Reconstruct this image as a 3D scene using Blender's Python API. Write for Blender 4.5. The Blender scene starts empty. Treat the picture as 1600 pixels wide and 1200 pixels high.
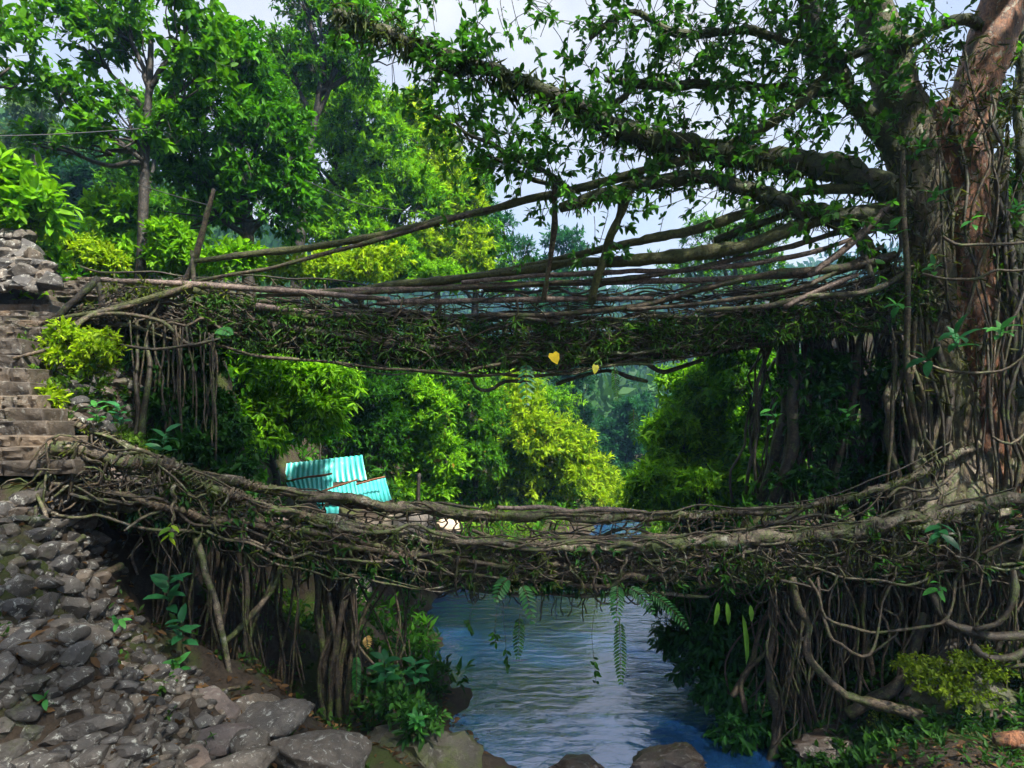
import bpy, bmesh, math, random
import numpy as np
from mathutils import Vector, noise

SEED = 11
rng = np.random.default_rng(SEED)
random.seed(SEED)
S = bpy.context.scene
COL = S.collection

# ------------------------------------------------------------------ camera, sky, sun, exposure
F, CAMZ, HV = 1000.0, 5.0, 650.0          # focal length in photo pixels, eye height over water, horizon row


def P(u, v, Y):
    """photo pixel + distance -> metres (camera stands at x=0,y=0, looks along +Y)"""
    return np.array([(u - 800.0) / F * Y, Y, CAMZ + (HV - v) / F * Y])


cam = bpy.data.cameras.new('camera')
cam.sensor_width = 36.0
cam.lens = 36.0 * F / 1600.0
cam.shift_y = (HV - 600.0) / 1600.0
cam.clip_start = 0.05
cam.clip_end = 3000.0
camo = bpy.data.objects.new('camera', cam)
camo.location = (0, 0, CAMZ)
camo.rotation_euler = (math.radians(90), 0, 0)
COL.objects.link(camo)
S.camera = camo

SUN_TO = np.array([0.40, -0.46, 0.79])
SUN_TO /= np.linalg.norm(SUN_TO)
SUN_EL = math.asin(SUN_TO[2])
SUN_AZ = math.atan2(SUN_TO[0], SUN_TO[1])   # clockwise from +Y

W = bpy.data.worlds.new('World')
S.world = W
W.use_nodes = True
nt = W.node_tree
nt.nodes.clear()
wo = nt.nodes.new('ShaderNodeOutputWorld')
bg = nt.nodes.new('ShaderNodeBackground')
bg.inputs['Strength'].default_value = 0.11
sky = nt.nodes.new('ShaderNodeTexSky')
sky.sky_type = 'NISHITA'
sky.sun_disc = False
sky.sun_elevation = SUN_EL
sky.sun_rotation = SUN_AZ
sky.altitude = 800
sky.air_density = 1.0
sky.dust_density = 1.0
tc = nt.nodes.new('ShaderNodeTexCoord')
cn = nt.nodes.new('ShaderNodeTexNoise')
cn.inputs['Scale'].default_value = 2.6
cn.inputs['Detail'].default_value = 6
cn.inputs['Roughness'].default_value = 0.55
rp = nt.nodes.new('ShaderNodeValToRGB')
rp.color_ramp.elements[0].position = 0.36
rp.color_ramp.elements[0].color = (0.62, 0.62, 0.62, 1)
rp.color_ramp.elements[1].position = 0.62
rp.color_ramp.elements[1].color = (0.97, 0.97, 0.97, 1)
cr = nt.nodes.new('ShaderNodeValToRGB')
cr.color_ramp.elements[0].position = 0.3
cr.color_ramp.elements[0].color = (2.4, 2.42, 2.66, 1)
cr.color_ramp.elements[1].position = 0.7
cr.color_ramp.elements[1].color = (3.3, 3.3, 3.4, 1)
mx = nt.nodes.new('ShaderNodeMix')
mx.data_type = 'RGBA'
nt.links.new(tc.outputs['Generated'], cn.inputs['Vector'])
nt.links.new(cn.outputs['Fac'], rp.inputs['Fac'])
nt.links.new(cn.outputs['Fac'], cr.inputs['Fac'])
nt.links.new(rp.outputs['Color'], mx.inputs['Factor'])
nt.links.new(sky.outputs['Color'], mx.inputs['A'])
nt.links.new(cr.outputs['Color'], mx.inputs['B'])
nt.links.new(mx.outputs['Result'], bg.inputs['Color'])
nt.links.new(bg.outputs['Background'], wo.inputs['Surface'])

sun = bpy.data.lights.new('sun', 'SUN')
sun.energy = 5.0
sun.angle = math.radians(3.0)
sun.color = (1.0, 0.95, 0.84)
suno = bpy.data.objects.new('sun', sun)
suno.rotation_euler = Vector(-SUN_TO).to_track_quat('-Z', 'Y').to_euler()
suno.location = (8, -4, 30)
COL.objects.link(suno)

S.view_settings.view_transform = 'Standard'
S.view_settings.look = 'None'
S.view_settings.gamma = 1.0
S.view_settings.exposure = 1.6
S.view_settings.use_curve_mapping = False
S.render.engine = 'CYCLES'
cy = S.cycles
cy.use_denoising = True
cy.use_adaptive_sampling = True
cy.adaptive_threshold = 0.03
cy.max_bounces = 6
cy.diffuse_bounces = 3
cy.glossy_bounces = 3
cy.transmission_bounces = 4
cy.transparent_max_bounces = 4
cy.volume_bounces = 0
cy.caustics_reflective = False
cy.caustics_refractive = False


# ------------------------------------------------------------------ node helpers and materials
class NT:
    def __init__(s, name):
        s.m = bpy.data.materials.new(name)
        s.m.use_nodes = True
        s.t = s.m.node_tree
        s.t.nodes.clear()
        s.out = s.n('ShaderNodeOutputMaterial')

    def n(s, typ, **kw):
        x = s.t.nodes.new(typ)
        for k, v in kw.items():
            if k in x.inputs:
                x.inputs[k].default_value = v
            else:
                setattr(x, k, v)
        return x

    def l(s, a, b):
        s.t.links.new(a, b)

    def noise(s, scale, detail=4, rough=0.6, vec=None, dist=0.0):
        x = s.n('ShaderNodeTexNoise', Scale=scale, Detail=detail, Roughness=rough, Distortion=dist)
        if vec is not None:
            s.l(vec, x.inputs['Vector'])
        return x.outputs['Fac']

    def ramp(s, fac, stops):
        x = s.n('ShaderNodeValToRGB')
        e = x.color_ramp.elements
        while len(e) < len(stops):
            e.new(0.5)
        for i, (p, c) in enumerate(stops):
            e[i].position = p
            e[i].color = (c, c, c, 1) if np.isscalar(c) else (*c, 1)
        s.l(fac, x.inputs['Fac'])
        return x.outputs['Color']

    def mix(s, fac, a, b, mode='MIX'):
        x = s.n('ShaderNodeMix', data_type='RGBA', blend_type=mode)
        for k, v in (('Factor', fac), ('A', a), ('B', b)):
            if hasattr(v, 'links') or hasattr(v, 'is_linked'):
                s.l(v, x.inputs[k])
            elif k == 'Factor':
                x.inputs[k].default_value = v
            else:
                x.inputs[k].default_value = (*v, 1)
        return x.outputs['Result']

    def pr(s, col, rough=0.7, spec=0.4, bump=None, bs=0.4, bd=0.03):
        b = s.n('ShaderNodeBsdfPrincipled')
        if hasattr(col, 'is_linked'):
            s.l(col, b.inputs['Base Color'])
        else:
            b.inputs['Base Color'].default_value = (*col, 1)
        if hasattr(rough, 'is_linked'):
            s.l(rough, b.inputs['Roughness'])
        else:
            b.inputs['Roughness'].default_value = rough
        b.inputs['Specular IOR Level'].default_value = spec
        if bump is not None:
            k = s.n('ShaderNodeBump', Strength=bs, Distance=bd)
            s.l(bump, k.inputs['Height'])
            s.l(k.outputs['Normal'], b.inputs['Normal'])
        return b

    def done(s, sh):
        s.l(sh.outputs[0], s.out.inputs['Surface'])
        return s.m

    def pos(s, scale=(1, 1, 1)):
        g = s.n('ShaderNodeNewGeometry')
        m = s.n('ShaderNodeMapping')
        m.inputs['Scale'].default_value = scale
        s.l(g.outputs['Position'], m.inputs['Vector'])
        return m.outputs['Vector']


def mat_leaf(name, trans=0.38, rough=0.42, spec=0.45):
    a = NT(name)
    at = a.n('ShaderNodeAttribute', attribute_name='col')
    nz = a.ramp(a.noise(9.0, 3, 0.6, a.pos()), [(0.3, 0.72), (0.7, 1.2)])
    c = a.mix(1.0, at.outputs['Color'], nz, 'MULTIPLY')
    b = a.pr(c, rough, spec)
    tr = a.n('ShaderNodeBsdfTranslucent')
    tcx = a.mix(1.0, c, (1.5, 1.6, 0.7), 'MULTIPLY')
    a.l(tcx, tr.inputs['Color'])
    mx = a.n('ShaderNodeMixShader')
    mx.inputs[0].default_value = trans
    a.l(b.outputs[0], mx.inputs[1])
    a.l(tr.outputs[0], mx.inputs[2])
    return a.done(mx)


def mat_bark(name, c0, c1, moss=(0.05, 0.075, 0.012), moss_lo=0.55, moss_hi=0.68, lichen=0.0, scale=1.0, bd=0.02,
             rough=0.6, spec=0.45, zs=1.0):
    a = NT(name)
    p = a.pos((1, 1, zs))
    n1 = a.noise(8 * scale, 6, 0.7, p, 0.5)
    n2 = a.noise(21 * scale, 6, 0.75, p, 0.8)
    base = a.mix(a.ramp(n1, [(0.40, 0.0), (0.60, 1.0)]), c0, c1)
    dk = a.ramp(n2, [(0.38, 0.15), (0.48, 0.75), (0.58, 1.2), (0.7, 1.9)])
    base = a.mix(1.0, base, dk, 'MULTIPLY')
    if lichen > 0:
        ln = a.noise(5.5 * scale, 6, 0.72, a.pos((1.0, 1.0, 0.8)), 0.8)
        base = a.mix(a.ramp(ln, [(0.60 - 0.03 * lichen, 0.0), (0.64 - 0.03 * lichen, 0.75)]), base, (0.36, 0.35, 0.28))
    mn = a.noise(2.6 * scale, 6, 0.7, p, 0.4)
    mcol = a.mix(a.ramp(n2, [(0.35, 0.0), (0.65, 1.0)]), tuple(x * 0.35 for x in moss), tuple(min(1, x * 1.8) for x in moss))
    mn = a.mix(0.35, mn, n2)
    base = a.mix(a.ramp(mn, [(moss_lo - 0.04, 0.0), (moss_hi - 0.07, 0.85)]), base, mcol)
    h = a.mix(0.5, n1, n2)
    return a.done(a.pr(base, rough, spec, h, 1.0, bd * 1.6))


def mat_rock(name, c0, c1, spots=0.6, moss=0.3, rnd=0.5, wet=0.0):
    a = NT(name)
    p = a.pos()
    n1 = a.noise(2.2, 6, 0.65, p)
    n2 = a.noise(16, 6, 0.72, p)
    n3 = a.noise(46, 4, 0.7, p)
    base = a.mix(a.ramp(n1, [(0.3, 0.0), (0.7, 1.0)]), c0, c1)
    base = a.mix(1.0, base, a.ramp(n2, [(0.25, 0.45), (0.6, 1.05), (0.8, 1.3)]), 'MULTIPLY')
    oi = a.n('ShaderNodeObjectInfo')
    base = a.mix(rnd, base, a.mix(1.0, base, a.ramp(oi.outputs['Random'], [(0.0, (0.45, 0.46, 0.52)), (0.35, (1.0, 0.92, 0.82)), (0.6, (0.7, 0.72, 0.78)), (0.85, (1.7, 1.5, 1.25)), (1.0, (1.1, 0.85, 0.65))]), 'MULTIPLY'))
    sp = a.ramp(a.noise(13, 6, 0.8, p, 0.6), [(0.565, 0.0), (0.61, spots)])
    base = a.mix(sp, base, (0.42, 0.42, 0.38))
    ms = a.ramp(a.noise(1.4, 6, 0.72, p), [(0.62 - 0.16 * moss, 0.0), (0.76 - 0.16 * moss, 0.8)])
    base = a.mix(ms, base, a.mix(a.ramp(n3, [(0.35, 0.0), (0.65, 1.0)]), (0.012, 0.02, 0.004), (0.085, 0.11, 0.014)))
    h = a.mix(0.35, n2, n3)
    r = a.ramp(n2, [(0.3, 0.36 - 0.14 * wet), (0.7, 0.72 - 0.2 * wet)])
    return a.done(a.pr(base, r, 0.5, h, 0.8, 0.035))


def mat_plain(name, c, rough=0.6, spec=0.4, var=0.3, scale=14):
    a = NT(name)
    n = a.noise(scale, 5, 0.65, a.pos())
    col = a.mix(1.0, c, a.ramp(n, [(0.25, 1 - var), (0.75, 1 + var)]), 'MULTIPLY')
    return a.done(a.pr(col, rough, spec, n, 0.4, 0.01))


M = {}
M['leaf'] = mat_leaf('leaf', 0.42, 0.55, 0.16)
M['leaf_gloss'] = mat_leaf('leaf_glossy', 0.34, 0.4, 0.3)
M['leaf_far'] = mat_leaf('leaf_far', 0.35, 0.6, 0.2)
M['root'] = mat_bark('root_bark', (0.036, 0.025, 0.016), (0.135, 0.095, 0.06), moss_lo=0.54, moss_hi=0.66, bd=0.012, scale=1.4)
M['root_pale'] = mat_bark('pale_root_bark', (0.05, 0.037, 0.024), (0.23, 0.18, 0.13), moss_lo=0.52, moss_hi=0.62, bd=0.02, lichen=0.6)  # pale bark with lichen, its paleness also standing in for highlights on rail tops
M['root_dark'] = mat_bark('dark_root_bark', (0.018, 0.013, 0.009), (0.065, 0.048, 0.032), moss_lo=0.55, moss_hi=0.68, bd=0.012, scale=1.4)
M['pole'] = mat_bark('pole_bark', (0.11, 0.075, 0.06), (0.24, 0.175, 0.145), moss_lo=0.62, moss_hi=0.74, bd=0.006, scale=1.2)
M['limb'] = mat_bark('limb_bark', (0.018, 0.015, 0.010), (0.065, 0.05, 0.03), moss=(0.04, 0.055, 0.01), moss_lo=0.45, moss_hi=0.6, lichen=0.2, bd=0.02)
M['limb_moss'] = mat_bark('mossy_limb_bark', (0.05, 0.045, 0.02), (0.13, 0.11, 0.05), moss=(0.05, 0.06, 0.010), moss_lo=0.42, moss_hi=0.56, bd=0.03)
M['trunk_red'] = mat_bark('red_trunk_bark', (0.11, 0.045, 0.022), (0.32, 0.13, 0.06), moss_lo=0.58, moss_hi=0.72, lichen=1.0, bd=0.05, zs=0.35)
M['trunk_dark'] = mat_bark('dark_trunk_bark', (0.06, 0.042, 0.024), (0.17, 0.12, 0.07), moss=(0.05, 0.06, 0.012), moss_lo=0.5, moss_hi=0.64, lichen=0.7, bd=0.05, zs=0.35)
M['wood'] = mat_bark('tree_bark', (0.014, 0.011, 0.009), (0.05, 0.04, 0.03), moss_lo=0.6, moss_hi=0.75)
M['soil'] = None
M['stone'] = mat_rock('slope_stone', (0.038, 0.036, 0.035), (0.135, 0.12, 0.105), 0.8, 0.25, 0.85, 0.3)
M['boulder'] = mat_rock('boulder_stone', (0.045, 0.04, 0.036), (0.15, 0.13, 0.11), 0.8, 0.12, 0.3, 0.3)
M['slab'] = mat_rock('slab_stone', (0.065, 0.05, 0.047), (0.17, 0.135, 0.12), 0.3, 0.12, 0.6)
M['step'] = mat_rock('step_stone', (0.05, 0.042, 0.035), (0.17, 0.135, 0.10), 0.35, 0.25, 0.7)
M['sand_rock'] = mat_rock('pale_stone', (0.38, 0.32, 0.25), (0.6, 0.5, 0.4), 0.3, -0.4, 0.5)
M['wet_rock'] = mat_rock('wet_stone', (0.022, 0.016, 0.012), (0.085, 0.058, 0.042), 0.35, 0.1, 0.3, 1.0)
M['moss_rock'] = mat_rock('mossy_stone', (0.035, 0.03, 0.024), (0.09, 0.08, 0.06), 0.25, 1.15, 0.2)
M['deck'] = mat_bark('deck_earth', (0.03, 0.022, 0.015), (0.09, 0.065, 0.04), moss_lo=0.5, moss_hi=0.66, bd=0.05)
M['rust'] = mat_plain('rusty_metal', (0.25, 0.11, 0.06), 0.8, 0.3, 0.5)
M['wire'] = mat_plain('dark_wire', (0.05, 0.05, 0.05), 0.5)

a = NT('earth')
p = a.pos()
n1 = a.noise(0.9, 6, 0.7, p)
n2 = a.noise(11, 6, 0.75, p)
n3 = a.noise(38, 4, 0.7, p)
base = a.mix(a.ramp(n2, [(0.3, 0.0), (0.7, 1.0)]), (0.018, 0.013, 0.010), (0.075, 0.055, 0.038))
base = a.mix(a.ramp(n1, [(0.5, 0.0), (0.62, 0.85)]), base, a.mix(n3, (0.025, 0.04, 0.008), (0.08, 0.11, 0.02)))
M['soil'] = a.done(a.pr(base, 0.9, 0.25, a.mix(0.5, n2, n3), 1.0, 0.06))

a = NT('water')
p = a.pos((0.5, 1.0, 1.0))
r1 = a.noise(3.0, 1.5, 0.45, p, 0.4)
r2 = a.noise(11.0, 3, 0.55, p, 1.2)
wv = a.n('ShaderNodeTexWave', Scale=1.15, Distortion=9.0, Detail=3.0)
wv.wave_type = 'BANDS'
wv.bands_direction = 'Y'
wv.inputs['Detail Scale'].default_value = 0.9
a.l(a.pos((0.45, 1.0, 1.0)), wv.inputs['Vector'])
h = a.mix(0.05, a.mix(0.16, r1, r2), wv.outputs['Fac'])
b = a.pr((0.010, 0.048, 0.15), 0.015, 0.5, h, 1.0, 0.05)  # blue base colour stands in for the blue of the reflected sky
b.inputs['IOR'].default_value = 2.6
M['water'] = a.done(b)

a = NT('teal_sheet')
p = a.pos()
n = a.noise(1.6, 4, 0.6, p)
base = a.mix(a.ramp(n, [(0.3, 0.0), (0.7, 1.0)]), (0.025, 0.47, 0.44), (0.12, 0.64, 0.60))
base = a.mix(a.ramp(a.noise(6, 5, 0.7, a.pos((1, 1, 0.35))), [(0.58, 0.0), (0.68, 0.7)]), base, (0.45, 0.6, 0.58))
base = a.mix(a.ramp(a.noise(3.1, 5, 0.7, p), [(0.66, 0.0), (0.72, 0.8)]), base, (0.2, 0.1, 0.05))
M['teal'] = a.done(a.pr(base, 0.4, 0.5))


# ------------------------------------------------------------------ mesh helpers
class MB:
    def __init__(s):
        s.v, s.q, s.t, s.c, s.n = [], [], [], [], 0

    def add(s, v, q=None, t=None, c=(1, 1, 1)):
        v = np.asarray(v, float).reshape(-1, 3)
        s.v.append(v)
        c = np.asarray(c, float)
        s.c.append(np.broadcast_to(c, (len(v), 3)) if c.ndim == 1 else c)
        if q is not None and len(q):
            s.q.append(np.asarray(q, np.int64).reshape(-1, 4) + s.n)
        if t is not None and len(t):
            s.t.append(np.asarray(t, np.int64).reshape(-1, 3) + s.n)
        s.n += len(v)

    def mesh(s, name, mat, smooth=True):
        me = bpy.data.meshes.new(name)
        if s.n == 0:
            return me
        v = np.concatenate(s.v).astype(np.float32)
        c = np.concatenate(s.c).astype(np.float32)
        q = np.concatenate(s.q) if s.q else np.zeros((0, 4), np.int64)
        t = np.concatenate(s.t) if s.t else np.zeros((0, 3), np.int64)
        me.vertices.add(len(v))
        me.vertices.foreach_set('co', v.ravel())
        loops = np.concatenate([q.ravel(), t.ravel()]).astype(np.int32)
        me.loops.add(len(loops))
        me.loops.foreach_set('vertex_index', loops)
        nf = len(q) + len(t)
        me.polygons.add(nf)
        st = np.concatenate([np.arange(len(q)) * 4, len(q) * 4 + np.arange(len(t)) * 3]).astype(np.int32)
        me.polygons.foreach_set('loop_start', st)
        me.polygons.foreach_set('use_smooth', np.full(nf, smooth, bool))
        at = me.attributes.new('col', 'FLOAT_COLOR', 'POINT')
        at.data.foreach_set('color', np.concatenate([c, np.ones((len(c), 1), np.float32)], 1).ravel())
        me.materials.append(mat)
        me.update(calc_edges=True)
        return me


def link(name, me, parent=None, **props):
    o = bpy.data.objects.new(name, me)
    COL.objects.link(o)
    if parent is not None:
        o.parent = parent
    for k, v in props.items():
        if v is not None:
            o[k] = v
    return o


def empty(name, loc, label, cat, group=None):
    o = link(name, None, None, label=label, category=cat, group=group)
    o.location = loc
    o.empty_display_size = 0.2
    return o


def part(name, mb, mat, parent, smooth=True, **props):
    """mesh in world coordinates hung under a thing (an Empty with only a location)"""
    me = mb.mesh(name, M[mat] if isinstance(mat, str) else mat, smooth)
    o = link(name, me, parent, **props)
    if parent is not None:
        base = parent
        off = Vector((0, 0, 0))
        while base is not None:
            off += base.location
            base = base.parent
        me.transform(__import__('mathutils').Matrix.Translation(-off))
    return o


def thing(name, mb, mat, label, cat, group=None, smooth=True):
    me = mb.mesh(name, M[mat] if isinstance(mat, str) else mat, smooth)
    c = np.concatenate(mb.v)
    o0 = Vector(((c[:, 0].min() + c[:, 0].max()) / 2, (c[:, 1].min() + c[:, 1].max()) / 2, c[:, 2].min()))
    me.transform(__import__('mathutils').Matrix.Translation(-o0))
    o = link(name, me, None, label=label, category=cat, group=group)
    o.location = o0
    return o


def nrm(a):
    return a / np.maximum(np.linalg.norm(a, axis=-1, keepdims=True), 1e-9)


def spline(pts, n):
    """Catmull-Rom through the rows of pts, n samples even in arc length"""
    p = np.asarray(pts, float)
    if len(p) == 2:
        t = np.linspace(0, 1, n)[:, None]
        return p[0] * (1 - t) + p[1] * t
    e = np.vstack([2 * p[0] - p[1], p, 2 * p[-1] - p[-2]])
    out = []
    k = max(6, int(4 * n / (len(p) - 1)) + 1)
    for i in range(len(p) - 1):
        a, b, c, d = e[i:i + 4]
        t = np.linspace(0, 1, k, endpoint=(i == len(p) - 2))[:, None]
        out.append(0.5 * (2 * b + (c - a) * t + (2 * a - 5 * b + 4 * c - d) * t ** 2 + (3 * b - a - 3 * c + d) * t ** 3))
    o = np.concatenate(out)
    s = np.r_[0, np.cumsum(np.linalg.norm(np.diff(o[:, :3], axis=0), axis=1))]
    tt = np.linspace(0, s[-1], n)
    return np.stack([np.interp(tt, s, o[:, j]) for j in range(o.shape[1])], 1)


def sm_noise(n, amp, step=3):
    """smooth 1-d noise of n samples"""
    k = max(2, int(n / step) + 2)
    return np.interp(np.linspace(0, k - 1, n), np.arange(k), rng.normal(0, amp, k))


def tube(mb, pts, rad, sides=6, lump=0.0, col=(1, 1, 1), caps=True):
    p = np.asarray(pts, float)
    n = len(p)
    r = np.broadcast_to(np.asarray(rad, float), (n,)).copy()
    tg = nrm(np.gradient(p, axis=0))
    a = np.array([0.31, 0.22, 0.93]) if abs(tg[0, 2]) < 0.9 else np.array([0.9, 0.3, 0.1])
    x = np.cross(tg[0], a)
    x /= np.linalg.norm(x)
    X = np.empty((n, 3))
    for i in range(n):
        x = x - tg[i] * x.dot(tg[i])
        x = x / max(math.sqrt(x.dot(x)), 1e-9)
        X[i] = x
    Yv = np.cross(tg, X)
    th = np.arange(sides) * 2 * math.pi / sides
    rr = np.repeat(r[:, None], sides, 1)
    if lump > 0:
        lo = rng.normal(0, lump, (n, sides))
        lo = (lo + np.roll(lo, 1, 1) + np.vstack([lo[:1], lo[:-1]])) / 1.7
        rr = rr * np.clip(1 + lo, 0.45, 1.9)
    v = p[:, None, :] + (np.cos(th)[None, :, None] * X[:, None, :] + np.sin(th)[None, :, None] * Yv[:, None, :]) * rr[:, :, None]
    i = np.arange(n - 1)[:, None] * sides
    j = np.arange(sides)[None, :]
    k = (j + 1) % sides
    q = np.stack([i + j, i + k, i + sides + k, i + sides + j], -1).reshape(-1, 4)
    v = v.reshape(-1, 3)
    t = None
    if caps:
        v = np.vstack([v, p[0] - tg[0] * r[0] * 0.4, p[-1] + tg[-1] * r[-1] * 0.4])
        c0, c1 = n * sides, n * sides + 1
        jj = np.arange(sides)
        kk = (jj + 1) % sides
        t = np.concatenate([np.stack([kk, jj, np.full(sides, c0)], 1),
                            np.stack([(n - 1) * sides + jj, (n - 1) * sides + kk, np.full(sides, c1)], 1)])
    mb.add(v, q, t, col)


def wander(p0, p1, n=10, amp=0.05, sag=0.0, mid=None):
    ctrl = [p0, p1] if mid is None else [p0, *mid, p1]
    p = spline(np.array(ctrl, float), n)
    w = np.sin(np.linspace(0, math.pi, n)) ** 0.6
    for j in range(3):
        p[:, j] += sm_noise(n, amp, 2.5) * w
    p[:, 2] -= sag * np.sin(np.linspace(0, math.pi, n))
    return p


def prisms(mb, A, B, r0, r1, col=(1, 1, 1)):
    A, B = np.asarray(A, float), np.asarray(B, float)
    N = len(A)
    if N == 0:
        return
    d = nrm(B - A)
    ref = np.where(np.abs(d[:, 2:3]) < 0.9, np.array([[0, 0, 1.0]]), np.array([[1.0, 0, 0]]))
    x = nrm(np.cross(d, ref))
    y = np.cross(d, x)
    v = np.empty((N, 6, 3))
    r0 = np.broadcast_to(r0, (N,))[:, None]
    r1 = np.broadcast_to(r1, (N,))[:, None]
    for k in range(3):
        an = 2 * math.pi * k / 3
        o = math.cos(an) * x + math.sin(an) * y
        v[:, k] = A + o * r0
        v[:, 3 + k] = B + o * r1
    b = np.arange(N)[:, None] * 6
    q = np.concatenate([b + np.array([[0, 1, 4, 3]]), b + np.array([[1, 2, 5, 4]]), b + np.array([[2, 0, 3, 5]])])
    mb.add(v.reshape(-1, 3), q, None, col)


# leaf templates: rows of (along, across, up)
TA = (np.array([[0, 0, 0], [0.32, 0.5, 0.07], [0.70, 0.40, 0.02], [1, 0, -0.10], [0.70, -0.40, 0.02], [0.32, -0.5, 0.07]]),
      np.array([[0, 3, 2, 1], [0, 5, 4, 3]]), None)
TC = (np.array([[0, 0, 0], [0.45, 0.46, 0.06], [1, 0, -0.06], [0.45, -0.46, 0.06]]), np.array([[0, 3, 2, 1]]), None)
TB = (np.array([[0, 0, 0], [.3, 0, .02], [.68, 0, .0], [1, 0, -.13],
                [.14, .34, .05], [.44, .5, .07], [.78, .33, .0],
                [.14, -.34, .05], [.44, -.5, .07], [.78, -.33, .0]]),
      np.array([[0, 1, 5, 4], [1, 2, 6, 5], [0, 7, 8, 1], [1, 8, 9, 2]]),
      np.array([[2, 3, 6], [2, 9, 3]]))


def leaves(mb, base, d, up, L, Wd, col, T=TA):
    N = len(base)
    if N == 0:
        return
    d = nrm(d)
    s = nrm(np.cross(d, up))
    n = np.cross(s, d)
    tv, tq, tt = T
    L = np.broadcast_to(L, (N,))
    Wd = np.broadcast_to(Wd, (N,))
    v = (base[:, None, :] + tv[None, :, 0:1] * (d * L[:, None])[:, None, :] + tv[None, :, 1:2] * (s * Wd[:, None])[:, None, :]
         + tv[None, :, 2:3] * (n * L[:, None])[:, None, :])
    k = len(tv)
    off = (np.arange(N) * k)[:, None, None]
    q = (tq[None] + off).reshape(-1, 4)
    t = (tt[None] + off).reshape(-1, 3) if tt is not None else None
    c = np.repeat(np.broadcast_to(np.asarray(col, float), (N, 3)), k, 0)
    mb.add(v.reshape(-1, 3), q, t, c)


def lerp_col(A, B, f, jit=0.18):
    A, B = np.array(A), np.array(B)
    f = np.asarray(f)[:, None]
    c = A * (1 - f) + B * f
    return c * (1 + rng.normal(0, jit, (len(f), 1))).clip(0.45, 1.7)


def rnd_dirs(n):
    return nrm(rng.normal(0, 1, (n, 3)))


def clusters(mb, pts, axes, per, L, Wr, cA, cB, twig=0.25, spread=0.9, droop=0.25, T=TA, jit=0.18, mbt=None, twr=0.006, yellow=0.0):
    N = len(pts)
    if N == 0:
        return
    k = per
    cl = np.repeat(np.arange(N), k)
    ax = axes[cl]
    off = rng.random(N * k)
    base = pts[cl] + ax * (off * twig)[:, None] + rng.normal(0, 0.02, (N * k, 3))
    d = ax * 0.75 + rnd_dirs(N * k) * spread + np.array([0, 0, -droop])
    up = np.array([0, 0, 1.0]) + rng.normal(0, 0.38, (N * k, 3)) + ax * 0.25
    ln = L * rng.uniform(0.55, 1.2, N * k) * rng.choice([0.65, 0.9, 1.1, 1.35], N)[cl]
    f = np.clip(rng.random(N)[cl] * 0.75 + off * 0.3 + rng.normal(0, 0.12, N * k), 0, 1)
    col = lerp_col(cA, cB, f, jit)
    if yellow > 0:
        yl = rng.random(N * k) < yellow
        col[yl] = np.array([0.28, 0.2, 0.02]) * rng.uniform(0.6, 1.2, (yl.sum(), 1))
    leaves(mb, base, d, up, ln, ln * Wr, col, T)
    if mbt is not None:
        prisms(mbt, (pts - axes * twig * 1.2)[::2], (pts + axes * twig * 0.9)[::2], twr, twr * 0.4)


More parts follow.
